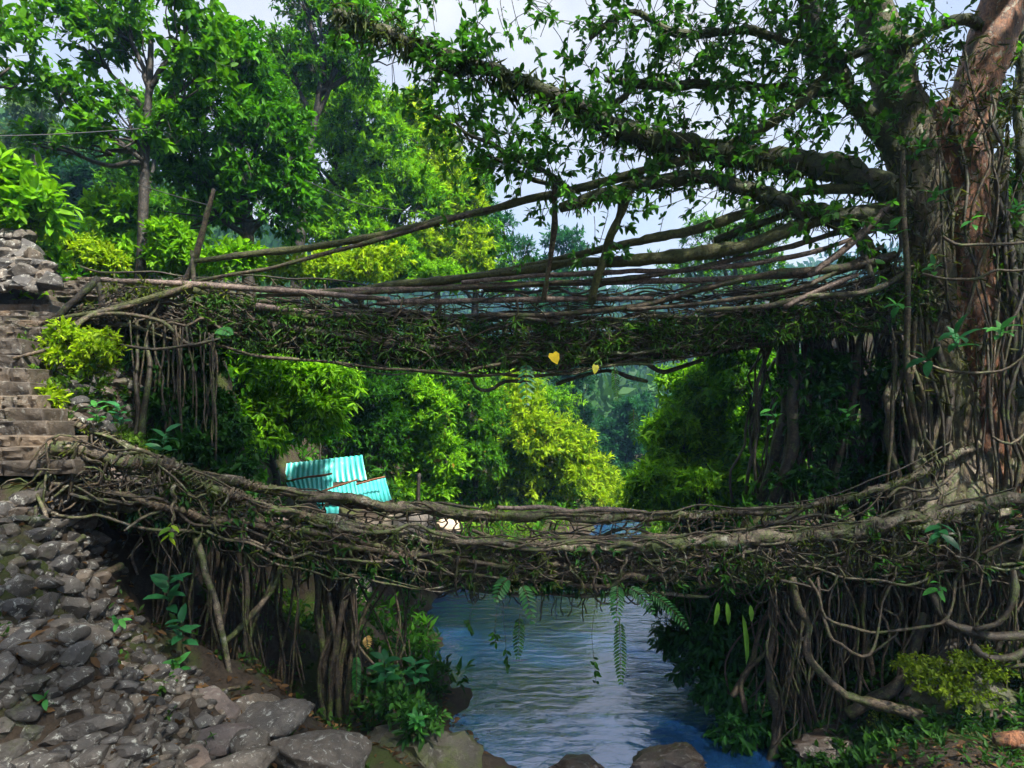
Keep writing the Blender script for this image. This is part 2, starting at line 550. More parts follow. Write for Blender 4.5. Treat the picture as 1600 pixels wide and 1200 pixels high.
# ------------------------------------------------------------------ terrain
C = [P(50, 1000, 5), P(50, 1200, 4.5), P(20, 800, 6.5), P(250, 1050, 6.5), P(130, 900, 7), P(300, 1080, 8.5), P(350, 1110, 7.0),
     P(400, 1215, 5.8), P(500, 1135, 9.5), P(600, 1160, 8.5), P(690, 1215, 8), P(200, 1000, 7.5), P(180, 830, 8.6), P(330, 960, 10),
     P(450, 1010, 11.5), P(130, 600, 9.3), P(200, 690, 9.5), P(250, 730, 9.9), P(560, 1180, 7.2), P(480, 1200, 6.6),
     (-0.25, 9.6, 0.02), (-0.7, 9.0, 0.25), (-0.9, 10.4, .02), (-1.6, 12, 0.0), (-2.1, 14, -0.02), (-3.0, 17, 0.35), (-2.6, 19.5, 0.7), (-3.2, 24, .15),
     (-4, 14, 0.9), (-5.3, 7.2, 4.35), (-6.6, 6.8, 4.4), (-5.8, 8.0, 4.55), (-6.4, 8.6, 5.1), (-7.0, 9.2, 5.6), (-7.6, 9.8, 6.1), (-7.3, 10.7, 6.5),
     (-7.2, 12, 6.7), (-9.5, 12, 8.2), (-9.5, 9, 7.2), (-9, 7, 5.2), (-13, 10, 10), (-11, 14, 9.2),
     (-5.4, 11, 3.6), (-6.15, 11.2, 6.2), (-6.2, 13, 6.4), (-7.5, 16, 6.6), (-5.2, 12.6, 3.2), (-5.0, 14, 1.8), (-5.6, 16.5, 2.9),
     (-4.6, 17, 2.4), (-3.6, 17.6, 1.6), (-5, 20, 2.9), (-8, 18.5, 5.4), (-9, 22, 7), (-13, 20, 10), (-6, 25, 3), (-10, 28, 7), (-4, 29, 1.4),
     (0, 33, 1.5), (3.5, 34, 1.0), (6, 34, -0.2), (6.8, 40, -0.1), (9.5, 33, 2.5), (-3, 36, 3.5), (2, 40, 3), (12, 38, 5),
     (4.1, 11, 0.05), (4.3, 13, .15), (4.3, 15, .05), (5, 18, .6), (6, 20, 1.6), (6, 14, 2), (7, 17, 2.6), (5.2, 24, .3), (4.9, 12.2, .9),
     (4.9, 10.4, 1.0), (4.1, 9.3, .25), (6, 10.2, 1.5), (6.8, 10.9, 2.9), (8, 11.2, 3.2), (9.5, 10, 3.1), (11, 13, 4.5), (5.0, 7.2, 1.15),
     (4.0, 7.2, .3), (6.6, 7.3, 0.95), (8, 8.6, 1.2), (6.5, 9.3, 0.8), (7.6, 9.6, 1.3), (3.5, 8.4, .05), (3.2, 7.0, -.2), (13, 18, 6.5), (15, 26, 9), (9.5, 23, 3.8),
     (1.5, 9.5, -.6), (1.5, 7.5, -.35), (1.5, 13, -.9), (1.2, 18, -.9), (0.0, 23.5, .55), (1.2, 27, .9), (2.6, 5.5, -.4), (4, 2, -.5), (5, -6, -.6),
     (0, 0, 3.2), (-1, 2, 2.7), (0.4, 3.5, 1.6), (0.8, 5.5, .45), (-1.2, 5.5, 1.1), (-2.2, 3.4, 2.4), (-4, 2, 3.6), (-6, 3, 4.2), (-8, 0, 4.6), (0, -8, 3.6),
     (9, 2, 2.2), (12, 6, 3.5), (12, -6, 3.5), (-14, -4, 8)]
C = np.array(C, float)


RIV = np.array([[4, 7, 9, 10, 12, 14, 17, 20, 24, 28, 31, 34, 45], [.9, .4, -.15, -.45, -1.1, -1.6, -2.4, -1.4, 2.2, 3.4, 3.9, 4.5, 5],
                [3.2, 3.4, 3.7, 3.9, 4.1, 4.2, 4.4, 4.8, 5.0, 5.6, 7, 8, 9]])


def hfar(x, y):
    xc = 6 + 0.05 * (y - 35) * np.sin(y / 40)
    side = np.abs(x - xc)
    z = np.clip(side - 5, 0, None) * np.where(x > xc, 0.30, 0.5)
    t = np.clip((y - 110) / 170, 0, 1)
    z = z + t * t * (3 - 2 * t) * 62
    z = z + np.clip(-x - 20, 0, 200) * 0.42 * np.clip((y - 10) / 50, 0, 1)
    z = 75 * (1 - np.exp(-z / 75))
    z = z + 2.2 * np.sin(x / 9.0 + 0.7 * np.sin(y / 7)) * np.clip((y - 40) / 60, 0, 1)
    return z - 0.2


def H(x, y, rough=True):
    x, y = np.asarray(x, float), np.asarray(y, float)
    sh = x.shape
    x, y = x.ravel(), y.ravel()
    out = np.empty_like(x)
    for i in range(0, len(x), 20000):
        dx = x[i:i + 20000, None] - C[None, :, 0]
        dy = y[i:i + 20000, None] - C[None, :, 1]
        w = 1.0 / (dx * dx + dy * dy + 0.05) ** 1.9
        out[i:i + 20000] = (w * C[None, :, 2]).sum(1) / w.sum(1)
    xl = np.interp(y, RIV[0], RIV[1]) + 0.12 * np.sin(y * 2.3) + 0.05 * np.sin(y * 4.9 + 1) + 0.12
    xr = np.interp(y, RIV[0], RIV[2]) + 0.12 * np.sin(y * 2.7 + 2) + 0.06 * np.sin(y * 8.7)
    dl, dr = x - xl, xr - x
    ins = np.minimum(dl, dr)
    bed = -0.95 * np.clip(ins / 1.3, 0, 1) ** 0.7
    shore = np.maximum(out, 0.03 + 0.22 * np.minimum(-ins, 2.5))
    on = (y > 4) & (y < 44)
    tt = np.clip((ins + 0.75) / 0.95, 0, 1)
    tt = tt * tt * (3 - 2 * tt)
    mix_ = np.maximum(out, 0.03) * (1 - tt) + np.minimum(out, bed - 0.02) * tt
    out = np.where(on & (ins > -0.75), mix_, np.where(on & (ins <= 0) & (ins > -2.5), shore, out))
    d = np.hypot(x - 0, y - 12)
    t = np.clip((d - 24) / 22, 0, 1)
    t = t * t * (3 - 2 * t)
    yy = np.maximum(y, 14 - 0.9 * np.minimum(y, 0) + 20)
    out = out * (1 - t) + hfar(x, yy) * t
    if rough:
        k = np.clip(d / 30, 0.35, 1)
        out = out + (0.09 * np.sin(x * 3.1 + 1.7 * np.sin(y * 1.9)) * np.sin(y * 2.7 + 1.3 * np.sin(x * 2.3)) + 0.04 * np.sin(x * 8.3 + 2 * np.sin(y * 5.1)) * np.sin(y * 7.7 + 1.1)) * k
    return out.reshape(sh)


def ground(x, y):
    return float(H(np.array([x]), np.array([y]))[0])


def hit(u, v, y0=3.0, y1=60.0):
    """where the line of sight through a photo pixel meets the terrain"""
    Y = np.concatenate([np.arange(y0, 20, 0.04), np.arange(20, y1, 0.2)])
    X = (u - 800) / F * Y
    Z = CAMZ + (HV - v) / F * Y
    below = Z < np.maximum(H(X, Y), -5)
    if not below.any():
        return None
    i = int(np.argmax(below))
    return np.array([X[i], Y[i], Z[i]])


def grid_terrain():
    n = 330
    t = np.linspace(-4.85, 4.85, n)
    gx = -1.0 + np.sinh(t) * 5.5
    gy = 9.0 + np.sinh(t) * 5.5
    X, Y = np.meshgrid(gx, gy)
    Z = H(X, Y)
    v = np.stack([X, Y, Z], -1).reshape(-1, 3)
    i = np.arange(n - 1)[:, None] * n + np.arange(n - 1)[None, :]
    q = np.stack([i, i + 1, i + n + 1, i + n], -1).reshape(-1, 4)
    mb = MB()
    mb.add(v, q)
    link('ground', mb.mesh('ground', M['soil']), None, kind='structure')


grid_terrain()

mb = MB()
ys = np.array([-30, -10, 0, 6, 9, 12, 16, 20, 25, 30, 36, 45, 60.0])
lx = np.array([-1, -2, -2, -3, -4, -5, -6, -7, -7, -7, -3, 2, 2.0])
rx = np.array([12, 10, 9, 7, 6, 6, 7, 8, 9, 11, 12, 11, 11.0])
v = []
for y, l, r in zip(ys, lx, rx):
    for k in range(7):
        v.append((l + (r - l) * k / 6, y, 0.0))
q = [[i * 7 + k, i * 7 + k + 1, (i + 1) * 7 + k + 1, (i + 1) * 7 + k] for i in range(len(ys) - 1) for k in range(6)]
mb.add(v, q)
link('river_water', mb.mesh('river_water', M['water']), None, kind='structure')


# ------------------------------------------------------------------ rocks
def rock_mesh(name, mat, sub=2, cuts=9, amp=0.12, seed=0, flat=1.0, sharp=0.75):
    r = np.random.default_rng(seed)
    bm = bmesh.new()
    bmesh.ops.create_icosphere(bm, subdivisions=sub, radius=1.0)
    v = np.array([x.co[:] for x in bm.verts])
    for _ in range(cuts):
        n = nrm(r.normal(0, 1, 3))
        k = r.uniform(0.5, 0.9)
        d = v @ n - k
        v = v - np.where(d > 0, d, 0)[:, None] * n * sharp
    off = r.uniform(-50, 50, 3)
    for i in range(len(v)):
        p = v[i] * 1.4 + off
        v[i] *= 1 + amp * noise.noise(Vector(p)) + amp * 0.5 * noise.noise(Vector(p * 3.1)) + (amp * 0.32 * noise.noise(Vector(p * 7)) + amp * 0.14 * noise.noise(Vector(p * 15)) if sub > 3 else 0)
    v[:, 2] *= flat
    for x, c in zip(bm.verts, v):
        x.co = c
    me = bpy.data.meshes.new(name)
    bm.to_mesh(me)
    bm.free()
    me.polygons.foreach_set('use_smooth', np.full(len(me.polygons), True, bool))
    me.set_sharp_from_angle(angle=math.radians(24 if sub < 4 else 34))
    me.materials.append(M[mat])
    return me


def place_rock(name, me, loc, size, rot, parent=None, **props):
    o = link(name, me, parent, **props)
    o.location = Vector(loc) - (parent.location if parent is not None else Vector((0, 0, 0)))
    o.scale = size
    o.rotation_euler = rot
    return o


STONES = [rock_mesh('stone', 'stone', 3, 18, 0.07, 100 + i, 1.0, 1.0) for i in range(9)]
LOOSE = [rock_mesh('stone', 'stone', 1, 5, 0.1, 140 + i, 1.0, 0.97) for i in range(5)]

# dry-laid stone slope on the near bank
slope = empty('stone_slope', (*P(60, 1050, 5.2)[:2], ground(*P(60, 1050, 5.2)[:2])), 'slope of tumbled grey stones below the stairs on the near bank', 'stone slope')
taken = []
cnt = 0
loose = MB()
for tries in range(7000):
    u = rng.uniform(-25, 400)
    v = rng.uniform(775, 1225)
    edge = 165 - (v - 800) * 0.15 if v < 930 else 145 + (v - 930) * 1.15
    if u > edge + rng.normal(0, 18):
        continue
    if cnt < 300:
        sz = np.interp(tries, [0, 500, 4000], [0.15, 0.115, 0.072]) * rng.uniform(0.75, 1.2) * (1.0 if u < 160 else 0.72)
    else:
        sz = rng.uniform(0.04, 0.075)
    if cnt >= 300:
        p = hit(u, v)
        if p is None:
            continue
        if len(loose.v) > 900:
            break
        src = LOOSE[rng.integers(5)]
        bmv = np.array([x.co[:] for x in src.vertices])
        tri = np.array([pp.vertices[:] for pp in src.polygons])
        e = rng.uniform(0.7, 1.3, 3) * sz
        th = rng.uniform(0, 6.28)
        R = np.array([[math.cos(th), -math.sin(th), 0], [math.sin(th), math.cos(th), 0], [0, 0, 1]])
        loose.add((bmv * e) @ R.T + p - np.array([0, 0, 0.03]), None, tri)
        continue
    p = hit(u, v)
    if p is None or p[1] > 9.5:
        continue
    if any((p[0] - t[0]) ** 2 + (p[1] - t[1]) ** 2 + (p[2] - t[2]) ** 2 < (0.66 * (sz + t[3])) ** 2 for t in taken):
        continue
    taken.append((*p, sz))
    place_rock('stone', STONES[rng.integers(9)], p + np.array([0, 0, sz * 0.1]),
               (sz * rng.uniform(1.2, 1.7), sz * rng.uniform(0.85, 1.15), sz * rng.uniform(0.65, 0.95)),
               (rng.normal(0, 0.25), rng.normal(-0.1, 0.2), rng.normal(0.3, 0.5)), slope)
    cnt += 1
if loose.n:
    part('small_stones', loose, 'stone', slope, kind='stuff')


def boulder(label, u, v, Y, sz, rot=(0, 0, 0), mat='boulder', seed=0, flat=1.0, cuts=14, amp=0.14, cat='boulder', name='boulder', group=None, z=None):
    me = rock_mesh(name, mat, 4, cuts, amp, seed, flat, 0.85)
    p = P(u, v, Y)
    if z is not None:
        p[2] = z
    return place_rock(name, me, p, sz, rot, None, label=label, category=cat, group=group)


G = 'boulders at the foot of the stone slope'
boulder('broad flat purple-brown rock slab on the near bank', 292, 1120, 6.6, (0.62, 0.55, 0.2), (0.25, -0.05, 0.3), 'slab', 3, cuts=16, group=G)
boulder('angular grey boulder speckled with white lichen beside the root pillar', 432, 1128, 6.5, (0.40, 0.34, 0.24), (0.1, -0.25, 0.35), 'boulder', 8, group=G)
boulder('dark rounded rock wedged behind the lichen-speckled boulder', 398, 1112, 6.9, (0.3, 0.25, 0.2), (0, 0, 0.6), 'stone', 12, group=G)
boulder('large pale-crusted boulder at the bottom edge beside the muddy bank', 500, 1190, 6.0, (0.62, 0.42, 0.2), (0.1, 0.05, -0.15), 'boulder', 17, group=G)
boulder('low flat rock in front of the purple-brown slab', 330, 1160, 6.1, (0.45, 0.25, 0.13), (0.2, 0.0, 0.1), 'slab', 21, group=G)
boulder('small grey rock between the flat slabs and the large boulder', 395, 1160, 6.0, (0.2, 0.16, 0.13), (0.1, 0.2, 0.5), 'stone', 25, group=G)
boulder('dark squat rock left of the flat slab', 218, 1155, 6.0, (0.2, 0.18, 0.15), (0, 0.1, 0.2), 'stone', 29, group=G)
boulder('brownish slab cut by the bottom edge of the photo', 270, 1200, 5.6, (0.42, 0.3, 0.14), (0.25, 0, -0.2), 'slab', 31, group=G)
boulder('flat rock at the bottom edge under the low flat rock', 380, 1196, 5.6, (0.34, 0.22, 0.12), (0.15, 0, 0.2), 'boulder', 37, group=G)
boulder('big dark mossy rock forming the tip of the muddy bank at the water', 672, 1195, 8.3, (0.85, 0.6, 0.36), (0.1, 0.2, 0.2), 'moss_rock', 46, amp=0.3, group=None, cat='rock', name='bank_rock')
boulder('wet brown rock in the water at the bottom edge', 1050, 1192, 9.2, (0.72, 0.4, 0.28), (0, 0.12, 0.1), 'wet_rock', 44, amp=0.3, cat='rock', name='river_rock', group='rocks in the river', cuts=10)
boulder('small wet rock barely above the water at the bottom edge', 905, 1203, 9.05, (0.5, 0.3, 0.2), (0, 0, -0.1), 'wet_rock', 47, amp=0.3, cat='rock', name='river_rock', group='rocks in the river', cuts=10)
boulder('bright moss-covered rock under the hanging roots below the great tree', 1490, 1085, 8.9, (0.95, 0.5, 0.55), (0.1, 0.1, 0.2), 'moss_rock', 58, amp=0.34, cat='rock', name='mossy_rock')
boulder('dark rock ledge on the near right bank below the great tree', 1330, 1165, 9.0, (0.8, 0.4, 0.22), (0.1, 0.0, 0.1), 'wet_rock', 55, amp=0.3, cat='rock', name='rock_ledge')
boulder('grey rocky outcrop seen through the roots behind the root pillar', 455, 1055, 11.2, (0.75, 0.6, 0.55), (0, 0.2, 0.3), 'boulder', 61, cat='rock', name='rock_outcrop')
boulder('pale sunlit boulder behind the root pillar', 545, 940, 14.5, (0.75, 0.6, 0.8), (0, 0, 0.5), 'sand_rock', 63, cat='rock', name='pale_boulder')
for i, (u, v, Y, s, lb) in enumerate([
        (640, 815, 17.5, (0.9, 0.6, 0.42), 'broad pale sunlit rock beyond the lower bridge right of the teal sheets'),
        (578, 822, 16.5, (0.5, 0.4, 0.3), 'pale sunlit rock just under the teal sheets'),
        (700, 822, 18.8, (0.5, 0.4, 0.28), 'pale rock at the end of the sunlit rocks by the far water'),
        (610, 838, 16.0, (0.55, 0.4, 0.3), 'low pale rock half hidden by the lower bridge rail')]):
    boulder(lb, u, v, Y, s, (0, 0, i), 'sand_rock', 70 + i, cat='rock', name='sunlit_rock', group='pale rocks beyond the lower bridge')


# ------------------------------------------------------------------ stone stairs on the left
stairs = empty('stone_stairs', (-6.2, 8.2, 4.4), 'worn stone staircase climbing the left bank between the two bridges', 'stairs')



def block_mesh(seed):
    """rough-hewn unit block, 1 x 1 x 1 about its centre"""
    r = np.random.default_rng(seed)
    bm = bmesh.new()
    bmesh.ops.create_cube(bm, size=1.0)
    bmesh.ops.bevel(bm, geom=bm.edges[:], offset=0.035, segments=1, affect='EDGES', profile=0.6)
    bmesh.ops.subdivide_edges(bm, edges=[e for e in bm.edges if e.calc_length() > 0.3], cuts=5, use_grid_fill=True)
    off = Vector(r.uniform(-40, 40, 3))
    for x in bm.verts:
        c = x.co.copy()
        n = noise.noise_vector(c * 2.3 + off) * 0.028 + noise.noise_vector(c * 6.1 + off) * 0.022
        if c.z > 0.4:
            n.z *= 0.35
        x.co = c + n
        if c.y < -0.3:
            x.co.y += 0.09 * noise.noise(c * 3.3 + off) + (0.05 if c.z < -0.1 else 0)
    me = bpy.data.meshes.new('step_stone')
    bm.to_mesh(me)
    bm.free()
    me.polygons.foreach_set('use_smooth', np.full(len(me.polygons), True, bool))
    me.set_sharp_from_angle(angle=math.radians(20))
    me.materials.append(M['step'])
    return me


BLOCKS = [block_mesh(900 + i) for i in range(8)]


def step_block(xr, w, y, z, rise, tread, i):
    x = xr
    while x > xr - w:
        l_ = rng.uniform(0.2, 0.5)
        dep = tread + 0.2
        place_rock('step_stone', BLOCKS[rng.integers(8)], (x - l_ / 2, y + dep / 2 + rng.normal(0, 0.015), z - rise / 2 + rng.normal(0, 0.012)),
                   (l_ * 1.0, dep, rise * 1.16), (rng.normal(0, 0.025), rng.normal(0, 0.02), rng.normal(0, 0.03)), stairs)
        x -= l_ + rng.uniform(0.0, 0.015)


k = 0
for i in range(9):
    Y = 7.15 + 0.27 * i
    z = CAMZ + (HV - (702 - i * 20.9)) / F * Y
    xr = (np.interp(i, [0, 1, 2, 3, 4, 5, 6, 7, 8], [98, 96, 76, 70, 58, 50, 44, 38, 30]) + rng.uniform(-3, 3) - 800) / F * Y
    step_block(xr, 2.2, Y, z, 0.20, 0.27, i)
step_block((118 - 800) / F * 7.0, 2.2, 6.95, P(0, 722, 7.0)[2], 0.14, 0.3, 40)
for i in range(9):
    Y = 9.75 + 0.27 * i
    v = 512 - i * 8.6
    z = CAMZ + (HV - v) / F * Y
    xr = (np.interp(i, [0, 4, 8], [88, 78, 66]) + rng.uniform(-8, 8) - 800) / F * Y
    step_block(xr, 2.2, Y, z, 0.18, 0.27, 60 + i)
for i in range(4):
    Y = 11.6 + 0.3 * i
    step_block((150 + 6 * i - 800) / F * Y, 0.75, Y, CAMZ + (HV - (452 - 6 * i)) / F * Y, 0.12, 0.3, 90 + i)

# rubble beside and above the stairs
bank = empty('rubble_bank', (-6.4, 9.4, ground(-6.4, 9.4)), 'rough bank of broken stones between the stairs and the hanging roots', 'rubble bank')
n_ = 0
for tries in range(900):
    u, v = rng.uniform(45, 215), rng.uniform(500, 730)
    if u < np.interp(v, [500, 560, 640, 700, 730], [85, 45, 75, 105, 150]):
        continue
    p = hit(u, v)
    if p is None or p[1] > 11.5:
        continue
    s = rng.uniform(0.07, 0.17)
    place_rock('stone', STONES[rng.integers(9)], p, (s * 1.4, s, s * 0.75), tuple(rng.normal(0, 0.5, 3)), bank)
    n_ += 1
    if n_ >= 110:
        break
wallr = empty('rubble_wall', (-8.6, 11.0, ground(-8.6, 11.0)), 'old dry stone wall above the top of the stairs', 'stone wall')
for r_ in range(6):
    for k in range(9):
        s = rng.uniform(0.14, 0.24)
        u, v = -20 + k * 12.5 + rng.uniform(-5, 5) - r_ * 4, 446 - r_ * 15 + rng.uniform(-4, 4)
        if u > 92 - r_ * 9:
            continue
        place_rock('stone', STONES[rng.integers(9)], P(u, v, 10.7 + 0.14 * r_), (s * 1.2, s * 1.1, s * 0.75), tuple(rng.normal(0, 0.3, 3)), wallr)

# ------------------------------------------------------------------ trees of the background
def make_tree(name, label, base, lobes, n_cl, per, L, Wr, cA, cB, trunk_r=0.15, tw=0.06, top=None, twig=0.3, droop=0.3, gap=0.0, gapf=0.7,
              mat='leaf', wood='wood', cat='tree', group=None, spread=0.9, T=None, inner=0.35, lean=0.4, yellow=0.0, trunk=True, jit=0.18, lights=1.0):
    base = np.array(base, float)
    root = empty(name, base, label, cat, group)
    dist = base[1]
    T = TC if dist > 21 else TA
    f_, g_ = (1.9, 0.74) if dist > 21 else ((1.3, 0.86) if dist > 13.5 else (1.0, 1.0))
    n_cl, L = int(n_cl * f_), L * g_
    lob = [(np.array(c, float), np.array(r, float) if np.ndim(r) else np.array([r, r, r], float)) for c, r in lobes]
    cm = np.mean([c for c, _ in lob], 0)
    main = list(lob)
    # ragged outline: smaller boughs stand out of every main bough
    lob = [(c, r * 0.86) for c, r in main]
    for c, r in main:
        for _ in range(6):
            dd = rnd_dirs(1)[0]
            dd[2] = dd[2] * 0.8 + 0.15
            lob.append((c + dd * r * rng.uniform(0.7, 1.05), r * rng.uniform(0.22, 0.46)))
    top = cm if top is None else np.array(top, float)
    mbt = MB()
    if trunk:
        mt = MB()
        tp = wander(base - np.array([0, 0, 0.3]), top, 14, tw * max(1, np.linalg.norm(top - base) / 6))
        tube(mt, tp, np.linspace(trunk_r, trunk_r * 0.4, 14), 8, 0.08)
        part('trunk', mt, wood, root)
        for c, r in main:
            ml = MB()
            j = int(np.clip(3 + 9 * (c[2] - base[2] - r[2] * 1.2) / max(0.5, top[2] - base[2]), 2, 12))
            tube(ml, wander(tp[j], c + np.array([0, 0, r[2] * 0.3]), 9, 0.08), np.linspace(trunk_r * 0.5, trunk_r * 0.14, 9), 6, 0.08)
            for b in range(4):
                e = c + rnd_dirs(1)[0] * r * 0.75
                tube(ml, wander(tp[j] * 0.4 + c * 0.6, e, 6, 0.06), np.linspace(trunk_r * 0.22, trunk_r * 0.06, 6), 4)
            part('limb', ml, wood, root)
    wgt = np.array([np.prod(r) ** 0.67 for _, r in lob])
    wgt /= wgt.sum()
    idx = rng.choice(len(lob), n_cl, p=wgt)
    cc = np.array([c for c, _ in lob])[idx]
    rr = np.array([r for _, r in lob])[idx]
    d = rnd_dirs(n_cl)
    d[:, 2] = np.where(d[:, 2] < -0.5, -d[:, 2], d[:, 2])
    rad = inner + (1 - inner) * rng.random(n_cl) ** 0.55
    # uneven outline: swell and pinch by noise
    sw = np.array([noise.noise(Vector(c * 3.1 + x * 2.1)) for c, x in zip(cc, d)])
    pts = cc + d * rr * (rad * (1 + 0.55 * sw))[:, None]
    if gap > -1:
        keep = np.array([noise.noise(Vector(p * gapf + 13)) for p in pts]) > gap - 0.45
        pts, d = pts[keep], d[keep]
    ax = nrm(d + np.array([0, 0, lean]) + rng.normal(0, 0.45, (len(pts), 3)))
    ml = MB()
    clusters(ml, pts, ax, per, L, Wr, cA, cB, twig, spread, droop, T, jit, mbt if trunk else None, max(0.005, trunk_r * 0.04), yellow)
    part('crown', ml, mat, root)
    if trunk and mbt.n:
        part('twigs', mbt, wood, root, kind='stuff')
    return root


def lob(u, v, Y, ru, rv=None, ry=None):
    rv = ru if rv is None else rv
    k = Y / F
    return (P(u, v, Y), (ru * k, (ry if ry else (ru + rv) * 0.5) * k, rv * k))


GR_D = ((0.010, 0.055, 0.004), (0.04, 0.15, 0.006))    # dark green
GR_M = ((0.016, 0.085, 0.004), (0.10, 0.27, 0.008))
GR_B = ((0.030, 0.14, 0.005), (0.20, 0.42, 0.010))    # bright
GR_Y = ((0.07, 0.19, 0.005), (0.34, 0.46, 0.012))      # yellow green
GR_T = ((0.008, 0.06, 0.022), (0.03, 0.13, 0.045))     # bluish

# left: slender tree with large leaves
gz = lambda x, y: ground(x, y)
p = P(213, 440, 15)
make_tree('slender_tree', 'slender tree with thin dark trunk and large loose leaves above the stairs', (p[0], 15, 6.6),
          [lob(120, 60, 15, 75, 55), lob(235, 95, 15.3, 80, 55), lob(300, 40, 15, 60, 50), lob(95, 165, 14.6, 62, 45), lob(200, 200, 14.6, 62, 50),
           lob(180, 15, 15, 90, 50), lob(60, 235, 15, 30, 25), lob(310, 130, 15.3, 55, 45), lob(140, 235, 14.8, 45, 28)],
          560, 12, 0.27, 0.46, *GR_M, trunk_r=0.15, tw=0.012, top=P(236, 60, 15), twig=0.4, droop=0.45, gap=0.32, gapf=1.1, T=TB, group='trees on the left bank')
make_tree('dense_tree', 'dense dark green tree beside the slender tree behind the upper bridge', (*P(395, 440, 18)[:2], 6.4),
          [lob(360, 140, 18, 80, 75), lob(320, 230, 17.5, 85, 80), lob(410, 220, 18, 75, 80), lob(300, 320, 17.5, 75, 60), lob(400, 330, 18, 80, 70), lob(375, 85, 18, 45, 45),
           lob(455, 300, 18, 35, 60)],
          1500, 10, 0.27, 0.36, (0.008, 0.05, 0.004), (0.07, 0.24, 0.008), trunk_r=0.2, top=P(370, 120, 18), droop=0.4, gap=-0.1, T=TB, group='trees on the left bank', inner=0.5)
make_tree('edge_tree', 'leafy branches of a tree cut by the left edge of the photo', (-12.0, 13, gz(-12, 13)),
          [lob(5, 50, 13, 50, 60), lob(15, 115, 13, 35, 30), lob(-60, 60, 13, 60, 80)],
          230, 10, 0.2, 0.42, *GR_M, trunk_r=0.16, top=P(-40, 40, 13), gap=0.35, gapf=1.2, T=TB, group='trees on the left bank')
make_tree('hazy_tree', 'grey-green airy tree far behind the slender tree', (*P(60, 330, 34)[:2], gz(*P(60, 330, 34)[:2])),
          [lob(50, 200, 34, 45, 40), lob(20, 250, 34, 40, 35), lob(95, 225, 33, 30, 25)],
          420, 9, 0.5, 0.3, (0.03, 0.07, 0.03), (0.10, 0.17, 0.06), trunk_r=0.25, gap=0.25, gapf=0.6, group='trees on the left bank')
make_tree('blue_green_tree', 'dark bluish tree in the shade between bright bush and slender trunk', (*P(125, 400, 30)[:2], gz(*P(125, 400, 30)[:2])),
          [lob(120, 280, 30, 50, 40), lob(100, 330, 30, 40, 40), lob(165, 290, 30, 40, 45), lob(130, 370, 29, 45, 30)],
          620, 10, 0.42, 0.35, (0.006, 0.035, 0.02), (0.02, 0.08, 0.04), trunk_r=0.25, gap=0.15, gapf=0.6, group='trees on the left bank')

# bright trees beyond the upper bridge
GB = 'bright trees behind the upper bridge'
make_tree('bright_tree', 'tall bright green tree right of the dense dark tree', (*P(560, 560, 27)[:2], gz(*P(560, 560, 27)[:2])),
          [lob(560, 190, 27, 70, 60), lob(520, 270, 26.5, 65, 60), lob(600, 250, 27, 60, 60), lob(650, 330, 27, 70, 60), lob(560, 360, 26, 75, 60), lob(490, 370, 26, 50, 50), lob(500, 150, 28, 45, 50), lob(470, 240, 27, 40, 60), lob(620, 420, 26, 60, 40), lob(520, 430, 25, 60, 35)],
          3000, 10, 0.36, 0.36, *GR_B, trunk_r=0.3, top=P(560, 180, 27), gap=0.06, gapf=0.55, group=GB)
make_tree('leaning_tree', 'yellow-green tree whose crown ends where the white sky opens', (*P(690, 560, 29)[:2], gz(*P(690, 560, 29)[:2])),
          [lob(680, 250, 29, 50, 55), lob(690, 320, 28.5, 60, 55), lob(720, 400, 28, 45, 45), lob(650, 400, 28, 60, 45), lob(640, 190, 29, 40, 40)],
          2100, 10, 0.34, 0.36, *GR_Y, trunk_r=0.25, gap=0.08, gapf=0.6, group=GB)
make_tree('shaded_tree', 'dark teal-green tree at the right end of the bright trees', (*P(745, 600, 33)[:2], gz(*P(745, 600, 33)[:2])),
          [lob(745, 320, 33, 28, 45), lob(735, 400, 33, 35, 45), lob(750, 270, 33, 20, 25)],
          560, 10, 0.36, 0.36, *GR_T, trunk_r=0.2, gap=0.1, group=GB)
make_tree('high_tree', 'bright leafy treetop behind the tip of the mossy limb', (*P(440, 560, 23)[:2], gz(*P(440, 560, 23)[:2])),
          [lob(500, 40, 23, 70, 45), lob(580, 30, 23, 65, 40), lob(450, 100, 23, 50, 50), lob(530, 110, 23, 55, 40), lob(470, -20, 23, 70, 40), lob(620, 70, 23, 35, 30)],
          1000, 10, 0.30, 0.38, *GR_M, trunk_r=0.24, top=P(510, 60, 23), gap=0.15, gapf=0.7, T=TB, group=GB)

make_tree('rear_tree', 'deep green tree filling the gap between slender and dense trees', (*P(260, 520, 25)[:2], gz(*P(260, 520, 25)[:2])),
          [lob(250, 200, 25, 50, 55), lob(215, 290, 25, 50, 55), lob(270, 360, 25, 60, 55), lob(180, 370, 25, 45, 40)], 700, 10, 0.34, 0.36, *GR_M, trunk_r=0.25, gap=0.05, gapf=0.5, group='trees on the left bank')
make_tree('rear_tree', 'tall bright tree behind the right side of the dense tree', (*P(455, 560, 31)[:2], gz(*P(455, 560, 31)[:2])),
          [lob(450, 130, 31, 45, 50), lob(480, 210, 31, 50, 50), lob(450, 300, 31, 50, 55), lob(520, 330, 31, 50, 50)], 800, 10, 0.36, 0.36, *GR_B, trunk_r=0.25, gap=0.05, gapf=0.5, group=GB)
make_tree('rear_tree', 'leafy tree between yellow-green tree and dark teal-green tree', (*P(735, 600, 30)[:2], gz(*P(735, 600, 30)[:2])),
          [lob(740, 300, 30, 32, 45), lob(755, 380, 30, 35, 45), lob(700, 420, 30, 50, 35), lob(760, 440, 30, 40, 30)], 620, 10, 0.34, 0.36, *GR_M, trunk_r=0.22, gap=0.05, gapf=0.5, group=GB)
